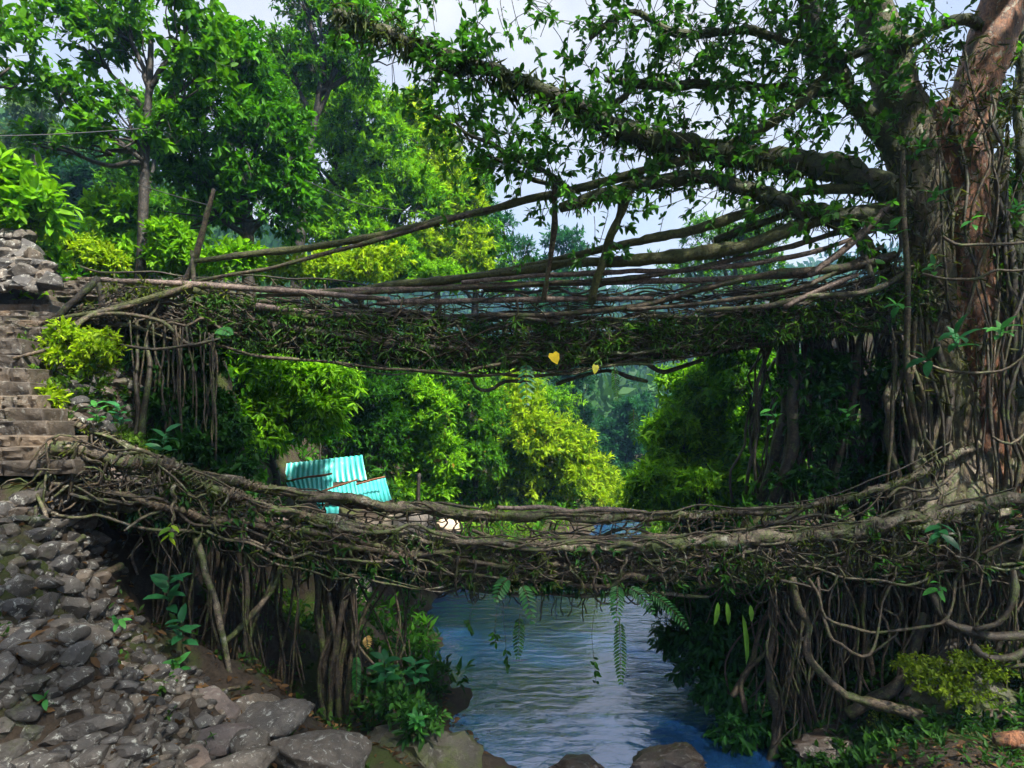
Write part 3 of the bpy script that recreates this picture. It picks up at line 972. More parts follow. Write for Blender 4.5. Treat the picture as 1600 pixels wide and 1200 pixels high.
# bushes between the two decks
GM = 'bushes seen between the two bridge decks'
make_tree('hanging_bush', 'bright green feathery bush above the teal sheets', (*P(430, 800, 15.5)[:2], gz(*P(430, 800, 15.5)[:2])),
          [lob(370, 600, 15, 55, 55), lob(450, 600, 15.5, 65, 55), lob(490, 660, 15.5, 50, 55), lob(400, 680, 15, 60, 60), lob(330, 670, 14.5, 40, 60), lob(510, 610, 15.8, 35, 40)],
          1500, 11, 0.26, 0.26, *GR_B, trunk_r=0.12, droop=0.7, gap=-0.05, gapf=0.9, cat='bush', group=GM)
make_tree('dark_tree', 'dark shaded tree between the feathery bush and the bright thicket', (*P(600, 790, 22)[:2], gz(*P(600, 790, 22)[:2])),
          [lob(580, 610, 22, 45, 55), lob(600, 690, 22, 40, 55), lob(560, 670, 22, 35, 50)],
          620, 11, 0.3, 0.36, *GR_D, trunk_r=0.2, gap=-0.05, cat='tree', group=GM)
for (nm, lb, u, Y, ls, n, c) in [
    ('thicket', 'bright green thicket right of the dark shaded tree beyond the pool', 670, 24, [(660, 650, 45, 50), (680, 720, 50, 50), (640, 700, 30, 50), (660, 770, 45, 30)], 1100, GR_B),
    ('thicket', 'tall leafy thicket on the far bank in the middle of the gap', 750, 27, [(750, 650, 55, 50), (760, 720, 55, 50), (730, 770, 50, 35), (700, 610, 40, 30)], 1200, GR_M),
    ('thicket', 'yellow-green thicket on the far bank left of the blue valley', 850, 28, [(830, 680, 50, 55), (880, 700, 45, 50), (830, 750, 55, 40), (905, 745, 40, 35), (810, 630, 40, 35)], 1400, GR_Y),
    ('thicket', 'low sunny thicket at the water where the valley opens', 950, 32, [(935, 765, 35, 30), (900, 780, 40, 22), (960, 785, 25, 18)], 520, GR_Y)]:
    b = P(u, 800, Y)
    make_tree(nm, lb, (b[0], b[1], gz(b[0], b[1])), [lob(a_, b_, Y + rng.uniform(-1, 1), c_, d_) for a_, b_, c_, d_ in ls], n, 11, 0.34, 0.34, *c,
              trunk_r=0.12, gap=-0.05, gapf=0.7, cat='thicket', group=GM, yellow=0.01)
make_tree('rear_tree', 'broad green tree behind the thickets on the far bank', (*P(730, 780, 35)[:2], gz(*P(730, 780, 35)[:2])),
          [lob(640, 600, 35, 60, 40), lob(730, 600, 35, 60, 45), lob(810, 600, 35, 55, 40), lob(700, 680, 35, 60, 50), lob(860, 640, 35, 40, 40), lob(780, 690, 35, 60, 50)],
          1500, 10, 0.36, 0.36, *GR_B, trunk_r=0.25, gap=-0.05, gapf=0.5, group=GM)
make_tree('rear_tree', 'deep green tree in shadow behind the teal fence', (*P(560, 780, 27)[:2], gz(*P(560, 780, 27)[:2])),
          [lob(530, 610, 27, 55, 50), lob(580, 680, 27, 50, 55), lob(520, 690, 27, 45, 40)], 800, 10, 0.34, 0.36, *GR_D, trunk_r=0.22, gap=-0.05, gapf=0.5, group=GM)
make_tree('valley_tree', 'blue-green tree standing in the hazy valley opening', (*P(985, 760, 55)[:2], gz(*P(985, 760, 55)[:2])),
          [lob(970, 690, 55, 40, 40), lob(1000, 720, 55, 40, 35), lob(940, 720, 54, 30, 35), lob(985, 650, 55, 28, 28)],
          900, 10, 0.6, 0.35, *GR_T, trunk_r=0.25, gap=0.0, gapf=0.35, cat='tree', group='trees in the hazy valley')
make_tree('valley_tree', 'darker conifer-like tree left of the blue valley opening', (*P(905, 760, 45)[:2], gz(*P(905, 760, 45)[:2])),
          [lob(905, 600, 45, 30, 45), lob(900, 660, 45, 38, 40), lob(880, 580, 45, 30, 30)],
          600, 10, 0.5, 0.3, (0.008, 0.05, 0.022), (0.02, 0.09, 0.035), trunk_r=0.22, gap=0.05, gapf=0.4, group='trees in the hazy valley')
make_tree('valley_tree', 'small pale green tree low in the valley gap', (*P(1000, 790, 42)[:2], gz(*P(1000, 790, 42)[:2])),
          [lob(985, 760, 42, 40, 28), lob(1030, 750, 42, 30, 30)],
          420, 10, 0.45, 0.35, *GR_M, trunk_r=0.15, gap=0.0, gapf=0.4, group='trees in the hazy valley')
# right bank shrubs between the decks
GRB = 'leafy shrubs on the right bank'
for lb, u, Y, ls, n, c in [
    ('large round green shrub at the right of the blue valley', 1090, 20, [(1090, 640, 55, 55), (1060, 700, 50, 50), (1120, 700, 60, 55), (1110, 600, 45, 35)], 1500, GR_B),
    ('low spreading shrub over the water beneath the round shrub', 1060, 18.5, [(1040, 760, 50, 35), (1100, 765, 55, 35), (1160, 770, 50, 30), (1010, 785, 30, 20)], 1000, GR_B),
    ('shaded green shrub reaching under the upper bridge by the root curtain', 1190, 18, [(1170, 610, 55, 50), (1200, 680, 55, 55), (1210, 745, 55, 40), (1150, 560, 50, 35)], 1300, GR_M)]:
    b = P(u, 800, Y)
    make_tree('bank_shrub', lb, (b[0], b[1], gz(b[0], b[1])), [lob(a_, b_, Y + rng.uniform(-.6, .6), c_, d_) for a_, b_, c_, d_ in ls], n, 11, 0.24, 0.33, *c,
              trunk_r=0.1, gap=-0.1, gapf=0.9, cat='shrub', group=GRB, droop=0.5)
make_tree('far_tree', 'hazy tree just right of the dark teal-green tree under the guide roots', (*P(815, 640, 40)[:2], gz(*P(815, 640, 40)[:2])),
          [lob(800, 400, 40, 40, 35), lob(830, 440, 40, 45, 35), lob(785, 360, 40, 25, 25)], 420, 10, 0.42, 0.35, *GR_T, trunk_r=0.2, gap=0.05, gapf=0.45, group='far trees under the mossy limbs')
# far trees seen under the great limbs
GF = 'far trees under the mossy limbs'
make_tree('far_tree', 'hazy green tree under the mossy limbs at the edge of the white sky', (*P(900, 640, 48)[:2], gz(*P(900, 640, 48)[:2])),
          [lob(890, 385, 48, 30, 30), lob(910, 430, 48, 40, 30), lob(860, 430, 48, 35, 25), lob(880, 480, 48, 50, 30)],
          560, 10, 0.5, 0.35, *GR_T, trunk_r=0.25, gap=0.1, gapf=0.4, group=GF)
make_tree('far_tree', 'green tree seen between the mossy limbs and the great trunk', (*P(1120, 640, 36)[:2], gz(*P(1120, 640, 36)[:2])),
          [lob(1110, 380, 36, 60, 40), lob(1170, 390, 36, 50, 45), lob(1080, 430, 36, 55, 35), lob(1180, 450, 36, 60, 35), lob(1220, 340, 36, 40, 35)],
          1000, 10, 0.4, 0.33, *GR_M, trunk_r=0.28, gap=0.1, gapf=0.5, group=GF)
make_tree('far_tree', 'leafy tree behind the great trunk at the right edge of the photo', (*P(1620, 640, 22)[:2], gz(*P(1620, 640, 22)[:2])),
          [lob(1590, 350, 22, 50, 60), lob(1640, 290, 22, 50, 60), lob(1580, 440, 22, 50, 50)],
          480, 10, 0.3, 0.36, *GR_M, trunk_r=0.25, gap=0.15, gapf=0.6, group=GF)
# shrubs on the upper terrace and along the stairs
GT = 'shrubs along the stairs and upper landing'
for lb, u, v, Y, ls, n, L, c in [
    ('bright fern-like bush on the old stone wall at the left edge', 25, 350, 11.8, [(20, 310, 50, 40), (55, 340, 30, 28), (-20, 330, 50, 40)], 330, 0.26, GR_B),
    ('yellow-green bush between the old wall and the slender trunk', 110, 430, 14, [(85, 390, 35, 28), (130, 405, 35, 28), (170, 415, 28, 22)], 520, 0.14, GR_Y),
    ('leafy green shrub at the foot of the slender trunk', 190, 440, 16, [(180, 340, 35, 35), (185, 400, 40, 35), (240, 420, 30, 25)], 420, 0.24, GR_B),
    ('broad-leaved shrub behind the left half of the upper rail', 330, 450, 15, [(300, 420, 50, 22), (360, 415, 45, 24), (270, 390, 35, 28)], 420, 0.22, GR_B),
    ('bright shrub behind the middle of the upper rail', 500, 460, 19.5, [(440, 425, 55, 24), (520, 425, 55, 25), (580, 420, 45, 28)], 620, 0.2, GR_Y),
    ('shrub behind the upper rail under the yellow-green tree', 660, 460, 25.5, [(630, 430, 50, 22), (690, 440, 50, 20)], 420, 0.28, GR_B),
    ('yellow-green mossy shrub on the rubble bank under the upper landing', 130, 580, 9.4, [(115, 535, 35, 20), (155, 550, 36, 22), (140, 575, 30, 14), (90, 560, 16, 14)], 420, 0.085, GR_Y),
    ('small yellow-green tuft beside the stone steps', 72, 645, 8.6, [(72, 622, 14, 14), (84, 634, 10, 9)], 70, 0.10, GR_Y)]:
    b = P(u, v, Y)
    make_tree('shrub', lb, (b[0], b[1], gz(b[0], b[1])), [lob(a_, b_, Y + rng.uniform(-.3, .3), c_, d_) for a_, b_, c_, d_ in ls], n, 9, L, 0.36, *c,
              trunk_r=0.04, gap=-0.05, gapf=1.3, cat='shrub', group=GT, twig=L, droop=0.3)

# far forest on the hills: one mass
mf = MB()
pts = []
while len(pts) < 1500:
    y = 48 + 262 * rng.random() ** 0.8
    x = rng.uniform(-1.0, 1.0) * y * 0.98
    if abs(x - 6) < 6 and y < 70:
        continue
    pts.append((x, y))
pts = np.array(pts)
hz = H(pts[:, 0], pts[:, 1])
for (x, y), z in zip(pts, hz):
    r = rng.uniform(2.2, 4.6) * (0.7 + y / 240)
    n = 62
    d = rnd_dirs(n)
    d[:, 2] = np.abs(d[:, 2])
    b = np.array([x, y, z + r * 0.5]) + d * np.array([r, r, r * 1.25]) * rng.uniform(0.7, 1.05, (n, 1))
    c = lerp_col((0.012, 0.06, 0.014), (0.05, 0.13, 0.03), np.clip(rng.random() * 0.6 + rng.random(n) * 0.4, 0, 1))
    leaves(mf, b, d + rng.normal(0, 0.7, (n, 3)), d + rng.normal(0, 0.4, (n, 3)), r * rng.uniform(0.3, 0.58, n), r * 0.26, c, TC)
thing_o = link('hill_forest', mf.mesh('hill_forest', M['leaf_far']), None, kind='stuff')


# ------------------------------------------------------------------ the great rubber fig
fig = empty('rubber_fig_tree', P(1510, 800, 11.5), 'huge old fig tree with reddish trunk and hanging roots that anchors both bridges', 'tree')


LAST = [None]


def uvtube(name, rows, mat, parent, n=None, sides=8, lump=0.1, amp=0.02, rn=0.08, rs=3, **props):
    """rows of (u, v, Y, radius in photo pixels)"""
    q = np.array([[*P(u, v, Y), r * Y / F] for u, v, Y, r in rows])
    L = np.linalg.norm(np.diff(q[:, :3], axis=0), axis=1).sum()
    n = n or int(np.clip(L / 0.11, 6, 140))
    s_ = spline(q, n)
    for j in range(3):
        s_[:, j] += sm_noise(n, amp, rs)
    r = np.maximum(s_[:, 3] * (1 + sm_noise(n, rn, rs)), 0.004)
    mb = MB()
    tube(mb, s_[:, :3], r, sides, lump)
    if name is None:
        return s_[:, :3], mb
    LAST[0] = part(name, mb, mat, parent, **props)
    return s_[:, :3]


stems = [
    ('trunk_red', [(1560, 860, 11.2, 44), (1548, 760, 11.2, 36), (1540, 640, 11.2, 30), (1528, 500, 11.2, 30), (1512, 380, 11.2, 32), (1508, 260, 11.3, 34), (1520, 160, 11.4, 33), (1545, 70, 11.5, 36), (1580, -30, 11.6, 36), (1640, -180, 11.8, 38), (1690, -330, 12, 30)]),
    ('trunk_dark', [(1470, 860, 11.3, 42), (1474, 740, 11.3, 30), (1478, 600, 11.3, 27), (1465, 470, 11.3, 30), (1448, 350, 11.3, 38), (1428, 240, 11.4, 36), (1400, 130, 11.5, 32), (1370, 30, 11.6, 30), (1330, -80, 11.7, 28), (1270, -240, 11.8, 28)]),
    ('trunk_red', [(1512, 860, 11.4, 38), (1505, 740, 11.4, 28), (1500, 600, 11.4, 28), (1492, 470, 11.4, 30), (1485, 350, 11.4, 32), (1478, 250, 11.4, 30), (1470, 170, 11.5, 22)]),
    ('trunk_dark', [(1610, 880, 11.2, 40), (1592, 740, 11.3, 30), (1588, 600, 11.4, 28), (1570, 460, 11.5, 28), (1550, 350, 11.6, 26), (1535, 260, 11.6, 22)]),
    ('trunk_red', [(1425, 840, 11.5, 30), (1436, 740, 11.5, 18), (1442, 620, 11.4, 18), (1448, 520, 11.4, 20), (1452, 420, 11.4, 18)]),
    ('trunk_dark', [(1660, 900, 11.2, 44), (1640, 740, 11.5, 34), (1625, 560, 11.7, 30), (1600, 400, 11.9, 26)]),
    ('trunk_dark', [(1535, 850, 11.9, 60), (1530, 600, 11.9, 55), (1500, 400, 11.9, 55), (1480, 260, 11.8, 45)]),
]
for m_, rows in stems:
    uvtube('trunk', rows, m_, fig, sides=16, lump=0.035, amp=0.03, rn=0.06, rs=9)
# flaring root feet
for k in range(16):
    u = rng.uniform(1440, 1620)
    uvtube('root_foot', [(u, 640 + rng.uniform(-60, 60), 11.1, 8), (u + rng.normal(0, 8), 720, 11.0, 11), (u + rng.normal(-4, 15), 780, 10.85, 14), (u + rng.normal(-6, 30), 835, 10.6, 11)], 'root_pale' if k % 2 else 'trunk_dark', fig, sides=8, lump=0.1)

limbs = [
    # great mossy limb reaching left
    ('limb', [(1450, 330, 11.3, 28), (1370, 285, 11.2, 24), (1270, 258, 11.1, 22), (1170, 245, 11.0, 20), (1075, 228, 11.0, 20), (985, 208, 11.0, 18), (900, 168, 11.0, 16), (820, 130, 11.0, 13), (740, 102, 11.0, 11), (650, 68, 11.0, 10), (580, 42, 11.0, 9), (520, 22, 11.0, 9)]),
    ('limb', [(1420, 355, 11.2, 18), (1330, 340, 11.1, 16), (1260, 328, 11.0, 14), (1190, 303, 11.0, 13), (1130, 284, 11.0, 12), (1070, 277, 11.0, 12), (1000, 290, 11.0, 11), (930, 302, 11.0, 10), (880, 328, 11.0, 8)]),
    ('limb', [(1440, 300, 11.4, 26), (1385, 215, 11.3, 20), (1330, 150, 11.2, 17), (1290, 80, 11.2, 15), (1262, 0, 11.2, 13), (1230, -110, 11.2, 10)]),
    ('limb', [(1550, 60, 11.6, 9), (1500, 30, 11.2, 9), (1440, 55, 11.1, 9), (1370, 72, 11.0, 10), (1300, 88, 11.0, 9), (1230, 70, 11.0, 8), (1165, 48, 11.0, 7), (1085, 58, 11.0, 7), (1040, 45, 11.0, 6), (985, 20, 11.0, 5), (920, 60, 11.0, 4)]),
    ('limb', [(1300, 150, 11.4, 9), (1200, 140, 11.3, 8), (1100, 132, 11.2, 8), (1010, 132, 11.2, 8), (945, 126, 11.2, 5)]),
    ('limb', [(985, 134, 11.2, 6), (965, 160, 11.1, 6), (925, 185, 11.0, 5)]),
    ('limb_moss', [(985, 295, 11.0, 9), (965, 345, 11.0, 9), (948, 385, 11.1, 8), (925, 470, 11.4, 7)]),
    ('limb', [(900, 300, 10.9, 5), (840, 262, 10.8, 5), (775, 235, 10.7, 4), (715, 200, 10.7, 3), (660, 170, 10.7, 2)]),
    ('limb', [(890, 292, 11.1, 4), (820, 275, 11.1, 4), (760, 240, 11.1, 3), (700, 180, 11.1, 2)]),
    ('limb', [(1530, 230, 11.5, 18), (1570, 170, 11.8, 14), (1620, 105, 12.2, 12), (1700, 40, 12.5, 8)]),
    ('limb', [(1535, 300, 11.6, 14), (1570, 235, 12.0, 11), (1625, 190, 12.2, 9)]),
    ('limb', [(1590, 640, 11.0, 9), (1592, 400, 11.2, 9), (1594, 200, 11.4, 9), (1600, 20, 11.6, 9)]),
    ('limb_moss', [(1400, 430, 11.2, 10), (1330, 360, 11.2, 9), (1260, 340, 11.2, 8), (1200, 345, 11.3, 7), (1120, 370, 11.5, 6)]),
    ('limb', [(760, 108, 11.0, 6), (720, 110, 11.0, 5), (680, 100, 10.9, 4), (640, 75, 10.8, 3)]),
    # upward and sideways limbs that carry the added shade crown above the picture
    ('limb', [(1330, -80, 11.7, 26), (1150, -220, 10.5, 20), (900, -330, 9.0, 12)]),
    ('limb', [(1640, -180, 11.8, 24), (1500, -420, 9.5, 18), (1250, -700, 7.5, 10)]),
    ('limb', [(1580, -30, 11.6, 24), (1700, -250, 9.0, 18), (1800, -600, 6.5, 10)]),
    ('limb', [(1270, -240, 11.8, 18), (1100, -380, 13.0, 12), (950, -430, 14.5, 8)]),
    ('limb', [(1690, -330, 12, 22), (1550, -700, 8.5, 24), (1300, -1600, 4.5, 26), (1100, -6000, 1.6, 30)]),
]
limb_paths = [uvtube('limb', [(u_, v_, y_, r_ * 0.86) for u_, v_, y_, r_ in rows], m_, fig, sides=10, lump=0.13, amp=0.03) for m_, rows in limbs]

# hanging and clinging roots of the trunk: each one is its own piece
for k in range(85):
    u = rng.uniform(1385, 1640)
    v0 = rng.uniform(120, 620) if u > 1430 else rng.uniform(330, 600)
    v1 = min(850, v0 + rng.uniform(140, 560))
    Y = 10.75 + rng.uniform(-0.15, 0.5)
    r = rng.uniform(1.2, 3.2) if rng.random() < 0.8 else rng.uniform(4, 6)
    rows = []
    m = rng.integers(5, 9)
    du = 0.0
    for i in range(m):
        du += rng.normal(0, 12)
        rows.append((u + du, v0 + (v1 - v0) * i / (m - 1), Y + rng.normal(0, 0.05), r * rng.uniform(0.8, 1.2)))
    rows[0] = (rows[0][0], rows[0][1], rows[0][2] + 0.35, rows[0][3] * 0.4)
    rows[-1] = (rows[-1][0], rows[-1][1], rows[-1][2] + 0.3, rows[-1][3] * 0.5)
    uvtube('aerial_root', rows, ['root', 'root_dark', 'trunk_dark', 'root_dark'][k % 4], fig, sides=5, lump=0.08, amp=0.015, n=14)
# thin looping lianas at the right edge
for rows in [[(1440, 430, 10.6, 2.5), (1500, 440, 10.5, 2.5), (1560, 425, 10.5, 2.5), (1640, 415, 10.5, 2.5)],
             [(1420, 560, 10.6, 2.2), (1480, 580, 10.5, 2.2), (1550, 583, 10.5, 2.2), (1590, 560, 10.5, 2), (1630, 500, 10.5, 2)],
             [(1470, 370, 10.6, 2.5), (1500, 382, 10.5, 2.5), (1570, 380, 10.5, 2.5), (1650, 372, 10.5, 2.5)],
             [(1550, 685, 10.5, 2.2), (1575, 695, 10.4, 2.2), (1600, 680, 10.4, 2.2), (1650, 640, 10.4, 2)],
             [(1500, 60, 10.9, 2), (1560, 300, 10.7, 2), (1530, 420, 10.6, 2), (1500, 520, 10.6, 2)]]:
    uvtube('liana', rows, 'root', fig, sides=5, lump=0.05)

# curtain of roots behind the trunk, between the decks
for k in range(120):
    u = rng.uniform(1205, 1470)
    Y = rng.uniform(11.7, 13.6)
    v0 = 520 + rng.normal(0, 15)
    v1 = np.interp(u, [1200, 1300, 1470], [775, 790, 800]) + rng.normal(0, 15)
    r = rng.uniform(1.0, 3) if rng.random() < 0.88 else rng.uniform(5, 9)
    m = 7
    du = 0
    rows = []
    for i in range(m):
        du += rng.normal(0, 11)
        rows.append((u + du, v0 + (v1 - v0) * i / (m - 1), Y + rng.normal(0, 0.06), r * rng.uniform(0.8, 1.2)))
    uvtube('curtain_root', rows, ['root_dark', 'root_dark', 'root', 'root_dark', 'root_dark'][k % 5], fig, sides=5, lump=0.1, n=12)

# crown: twigs with large leathery leaves along the limbs
ml, mt = MB(), MB()
BOX = []


def twig_leaves(start, d, length, nl, L, cA, cB, T=TB, W=0.46):
    d = d / np.linalg.norm(d)
    e = start + d * length
    mid = (start + e) / 2 + rng.normal(0, 0.06, 3)
    pth = spline(np.array([start, mid, e]), 5)
    prisms(mt, pth[:-1], pth[1:], 0.008, 0.006)
    t = np.r_[1 - 0.6 * rng.random(nl - 4) ** 1.6, 1, 1, 1, 1]
    b = np.stack([np.interp(t, np.linspace(0, 1, 5), pth[:, j]) for j in range(3)], 1)
    dd = d * 0.8 + rnd_dirs(nl) * 0.95 + np.array([0, 0, -0.25])
    up = np.array([0, 0, 1.0]) + rng.normal(0, 0.5, (nl, 3))
    ln = L * rng.uniform(0.65, 1.2, nl)
    leaves(ml, b, dd, up, ln, ln * W, lerp_col(cA, cB, rng.random(nl), 0.2), T)


FC = ((0.020, 0.10, 0.012), (0.095, 0.29, 0.024))
# (path index, number of twigs, reach, start fraction)
for pi, nt_, reach, t0 in [(0, 150, 1.0, 0.2), (1, 55, 0.8, 0.2), (2, 60, 1.3, 0.15), (3, 120, 1.0, 0.15), (4, 80, 1.0, 0.0), (5, 16, 0.7, 0), (6, 8, 0.5, 0), (7, 60, 0.8, 0.1),
                           (8, 40, 0.7, 0.1), (9, 50, 1.0, 0.1), (10, 24, .8, .1), (11, 40, 0.5, 0), (12, 24, 0.6, 0), (13, 30, 0.7, 0)]:
    pth = limb_paths[pi]
    for k in range(nt_):
        f = t0 + (1 - t0) * rng.random()
        i = min(len(pth) - 2, int(f * (len(pth) - 1)))
        st = pth[i]
        d = rng.normal(0, 1, 3) * np.array([0.8, 0.7, 0.75]) + np.array([-0.15, -0.1, 0.1])
        ln = reach * rng.uniform(0.35, 1.15)
        twig_leaves(st, d, ln, rng.integers(8, 15), 0.16, *FC)
        if rng.random() < 0.5:
            d2 = d + rng.normal(0, 0.8, 3)
            twig_leaves(st + d / np.linalg.norm(d) * ln * 0.5, d2, ln * 0.6, rng.integers(7, 12), 0.15, *FC)
# looser sprays in the sky area and at the top edge
for k in range(560):
    u = rng.uniform(640, 1360)
    v = rng.uniform(-120, 390)
    if noise.noise(Vector((u / 90, v / 80, 3.7))) < -0.02 + (0.25 if u < 720 else 0.0):
        continue
    p = P(u, v, rng.uniform(9.8, 12.2))
    twig_leaves(p, rng.normal(0, 1, 3) + np.array([0, 0, -0.3]), rng.uniform(0.3, 0.7), rng.integers(7, 13), 0.14, *FC)
for k in range(170):
    u, v = rng.uniform(1130, 1480), rng.uniform(-90, 260)
    if noise.noise(Vector((u / 70, v / 70, 9.1))) < -0.05:
        continue
    p = P(u, v, rng.uniform(10.0, 11.2))
    twig_leaves(p, rng.normal(0, 1, 3) + np.array([-0.3, -0.2, -0.2]), rng.uniform(0.3, 0.8), rng.integers(8, 13), 0.155, *FC)
part('crown', ml, 'leaf_gloss', fig)
part('twigs', mt, 'limb', fig, kind='stuff')
# unseen crown lobes over and behind the camera, added to shade bridges and bank
ml, mt = MB(), MB()
for (c, r, n) in [((4, 8.2, 14.4), (4.2, 2.8, 1.4), 260), ((9.5, 8.5, 14.0), (4.5, 3.5, 1.8), 250), ((8, 4.5, 15.0), (4.5, 3.5, 1.6), 230), ((13, 5, 14), (4, 4, 2), 200), ((0, 5.5, 16), (3.5, 2.5, 1.2), 200), ((3.5, 2.8, 15.2), (4.5, 3, 1.4), 400), ((10, 2.5, 14.5), (4, 3, 1.5), 360), ((2, -1.2, 15.0), (4, 2.6, 1.3), 400), ((8, -1.0, 15.0), (4, 2.6, 1.3), 300)]:
    d = rnd_dirs(n)
    pts = np.array(c) + d * np.array(r) * rng.random((n, 1)) ** 0.4
    ax = nrm(d + np.array([0, 0, 0.3]) + rng.normal(0, .5, (n, 3)))
    clusters(ml, pts, ax, 11, 0.24, 0.46, *FC, twig=0.45, spread=0.95, droop=0.3, T=TA, mbt=mt, twr=0.012)
part('crown', ml, 'leaf_gloss', fig)
part('twigs', mt, 'limb', fig, kind='stuff')

# moss, grass and fern fringes clinging to the limbs and trunk
me_ = MB()
for pi, n, L in [(0, 2600, 0.17), (1, 700, 0.12), (2, 500, 0.13), (3, 400, 0.1), (12, 300, 0.1)]:
    pth = limb_paths[pi]
    i = rng.integers(0, len(pth) - 1, n)
    b = pth[i] + rng.normal(0, 0.11, (n, 3)) * np.array([1, 1, 0.8])
    d = rng.normal(0, 0.5, (n, 3)) + np.array([0, 0, -0.7])
    ln = L * rng.uniform(0.4, 2.2, n)
    leaves(me_, b, d, rnd_dirs(n), ln, ln * 0.10 + 0.006, lerp_col((0.02, 0.035, 0.01), (0.08, 0.11, 0.025), rng.random(n), 0.3))
n = 2600
u, v = rng.uniform(1390, 1600, n), rng.uniform(60, 640, n)
b = np.array([P(a_, b_, 10.75 + rng.uniform(-.1, .5)) for a_, b_ in zip(u, v)])
ln = 0.12 * rng.uniform(0.4, 2, n)
leaves(me_, b, rng.normal(0, 0.6, (n, 3)) + np.array([0, -0.3, -0.5]), rnd_dirs(n), ln, ln * 0.12 + 0.005, lerp_col((0.02, 0.03, 0.008), (0.09, 0.10, 0.02), rng.random(n), 0.3))
part('moss_fringe', me_, 'leaf', fig, kind='stuff')


# ------------------------------------------------------------------ bridges
class Line:
    def __init__(s, rows):
        a_ = np.array(rows, float)
        n = 240
        s.s = spline(a_, n)
        o = np.argsort(s.s[:, 0])
        s.s = s.s[o]

    def uv(s, u):
        return np.interp(u, s.s[:, 0], s.s[:, 1]), np.interp(u, s.s[:, 0], s.s[:, 2])

    def p(s, u):
        v, Y = s.uv(u)
        return P(u, v, Y)


def lerp(a_, b_, t):
    return a_ * (1 - t) + b_ * t


def weave(root, top, bot, u0, u1, n_long, n_tie, n_diag, mats, rk=1.0, nparts=100, ext=0.08, dy=0.07):
    """roots woven into the side of a bridge between two lines; the stoutest are pieces of their own, the rest one tangle"""
    items = []
    for k in range(n_long):
        ln = rng.uniform(120, 620)
        a_ = rng.uniform(u0 - 40, u1 - 80)
        b_ = min(u1, a_ + ln)
        n = int(np.clip((b_ - a_) / 28, 6, 24))
        us = np.linspace(a_, b_, n)
        t = np.clip(rng.uniform(-ext, 1 + ext) + np.cumsum(rng.normal(0, 0.11, n)), -0.2, 1.3)
        w = rng.normal(0, dy)
        pts = np.array([lerp(top.p(x), bot.p(x), y) for x, y in zip(us, t)])
        pts[:, 1] += w + sm_noise(n, 0.03, 2)
        pts[:, 2] += sm_noise(n, 0.045, 1.5)
        r = rng.choice([0.009, 0.014, 0.02, 0.03, 0.042], p=[.3, .3, .22, .12, .06]) * rk
        items.append((r, spline(pts, n * 2), 'strand'))
    for k in range(n_tie):
        u = rng.uniform(u0, u1)
        n = 7
        sl = rng.normal(0, 14)
        ts = np.linspace(rng.uniform(-0.12, 0.2), rng.uniform(0.7, 1.2), n)
        pts = np.array([lerp(top.p(u + sl * t + rng.normal(0, 3.5)), bot.p(u + sl * t + rng.normal(0, 3.5)), t) for t in ts])
        pts[:, 1] += rng.normal(-0.03, dy) + rng.normal(0, 0.025, n)
        items.append((rng.uniform(0.008, 0.02) * rk, spline(pts, 12), 'tie'))
    for k in range(n_diag):
        u = rng.uniform(u0, u1 - 60)
        l_ = rng.choice([-1, 1]) * rng.uniform(40, 150)
        t0, t1 = rng.uniform(-0.05, 0.4), rng.uniform(0.6, 1.2)
        n = 7
        pts = np.array([lerp(top.p(u + l_ * s_), bot.p(u + l_ * s_), lerp(t0, t1, s_)) for s_ in np.linspace(0, 1, n)])
        pts += rng.normal(0, 0.045, (n, 3))
        pts[:, 1] += rng.normal(-0.03, dy)
        items.append((rng.uniform(0.007, 0.016) * rk, spline(pts, 12), 'strand'))
    items.sort(key=lambda x: -x[0])
    tang = {m_: MB() for m_ in mats}
    for k, (r, pts, kind) in enumerate(items):
        m_ = mats[rng.integers(len(mats))]
        rad = r * (1 + sm_noise(len(pts), 0.14, 3))
        if k < nparts:
            mb = MB()
            tube(mb, pts, rad, 6, 0.1)
            part('woven_root' if kind == 'strand' else 'tie_root', mb, m_, root)
        else:
            tube(tang[m_], pts, rad, 4, 0.1, caps=False)
    for m_ in mats:
        if tang[m_].n:
            part('root_tangle', tang[m_], m_, root, kind='stuff')


def coil(mb, path, i0, turns, R, r):
    i1 = min(len(path) - 2, i0 + max(2, int(turns * 1.2)))
    n = int(turns * 9)
    f = np.linspace(i0, i1, n)
    c = np.stack([np.interp(f, np.arange(len(path)), path[:, j]) for j in range(3)], 1)
    tg = nrm(np.gradient(c, axis=0) + 1e-6)
    x = nrm(np.cross(tg, np.array([0, 0, 1.0])))
    y = np.cross(x, tg)
    th = np.linspace(0, turns * 2 * math.pi, n) + rng.uniform(0, 6)
    tube(mb, c + (np.cos(th)[:, None] * x + np.sin(th)[:, None] * y) * R, r, 4, caps=False)


def strands(root, line, u0, u1, n, spread, mat, r=(1.6, 3.6)):
    """several slender roots running together along a rail"""
    for k in range(n):
        a_ = rng.uniform(u0, u0 + (u1 - u0) * 0.6)
        b_ = min(u1, a_ + rng.uniform(250, 700))
        rr_ = rng.uniform(*r)
        rows = [(x, line.uv(x)[0] + rng.normal(0, spread), line.uv(x)[1] + rng.normal(0, 0.05), rr_ * rng.uniform(0.7, 1.2)) for x in np.arange(a_, b_, 38)]
        if len(rows) > 3:
            uvtube('rail_strand', rows, mat[k % len(mat)], root, sides=6, lump=0.16, amp=0.02)


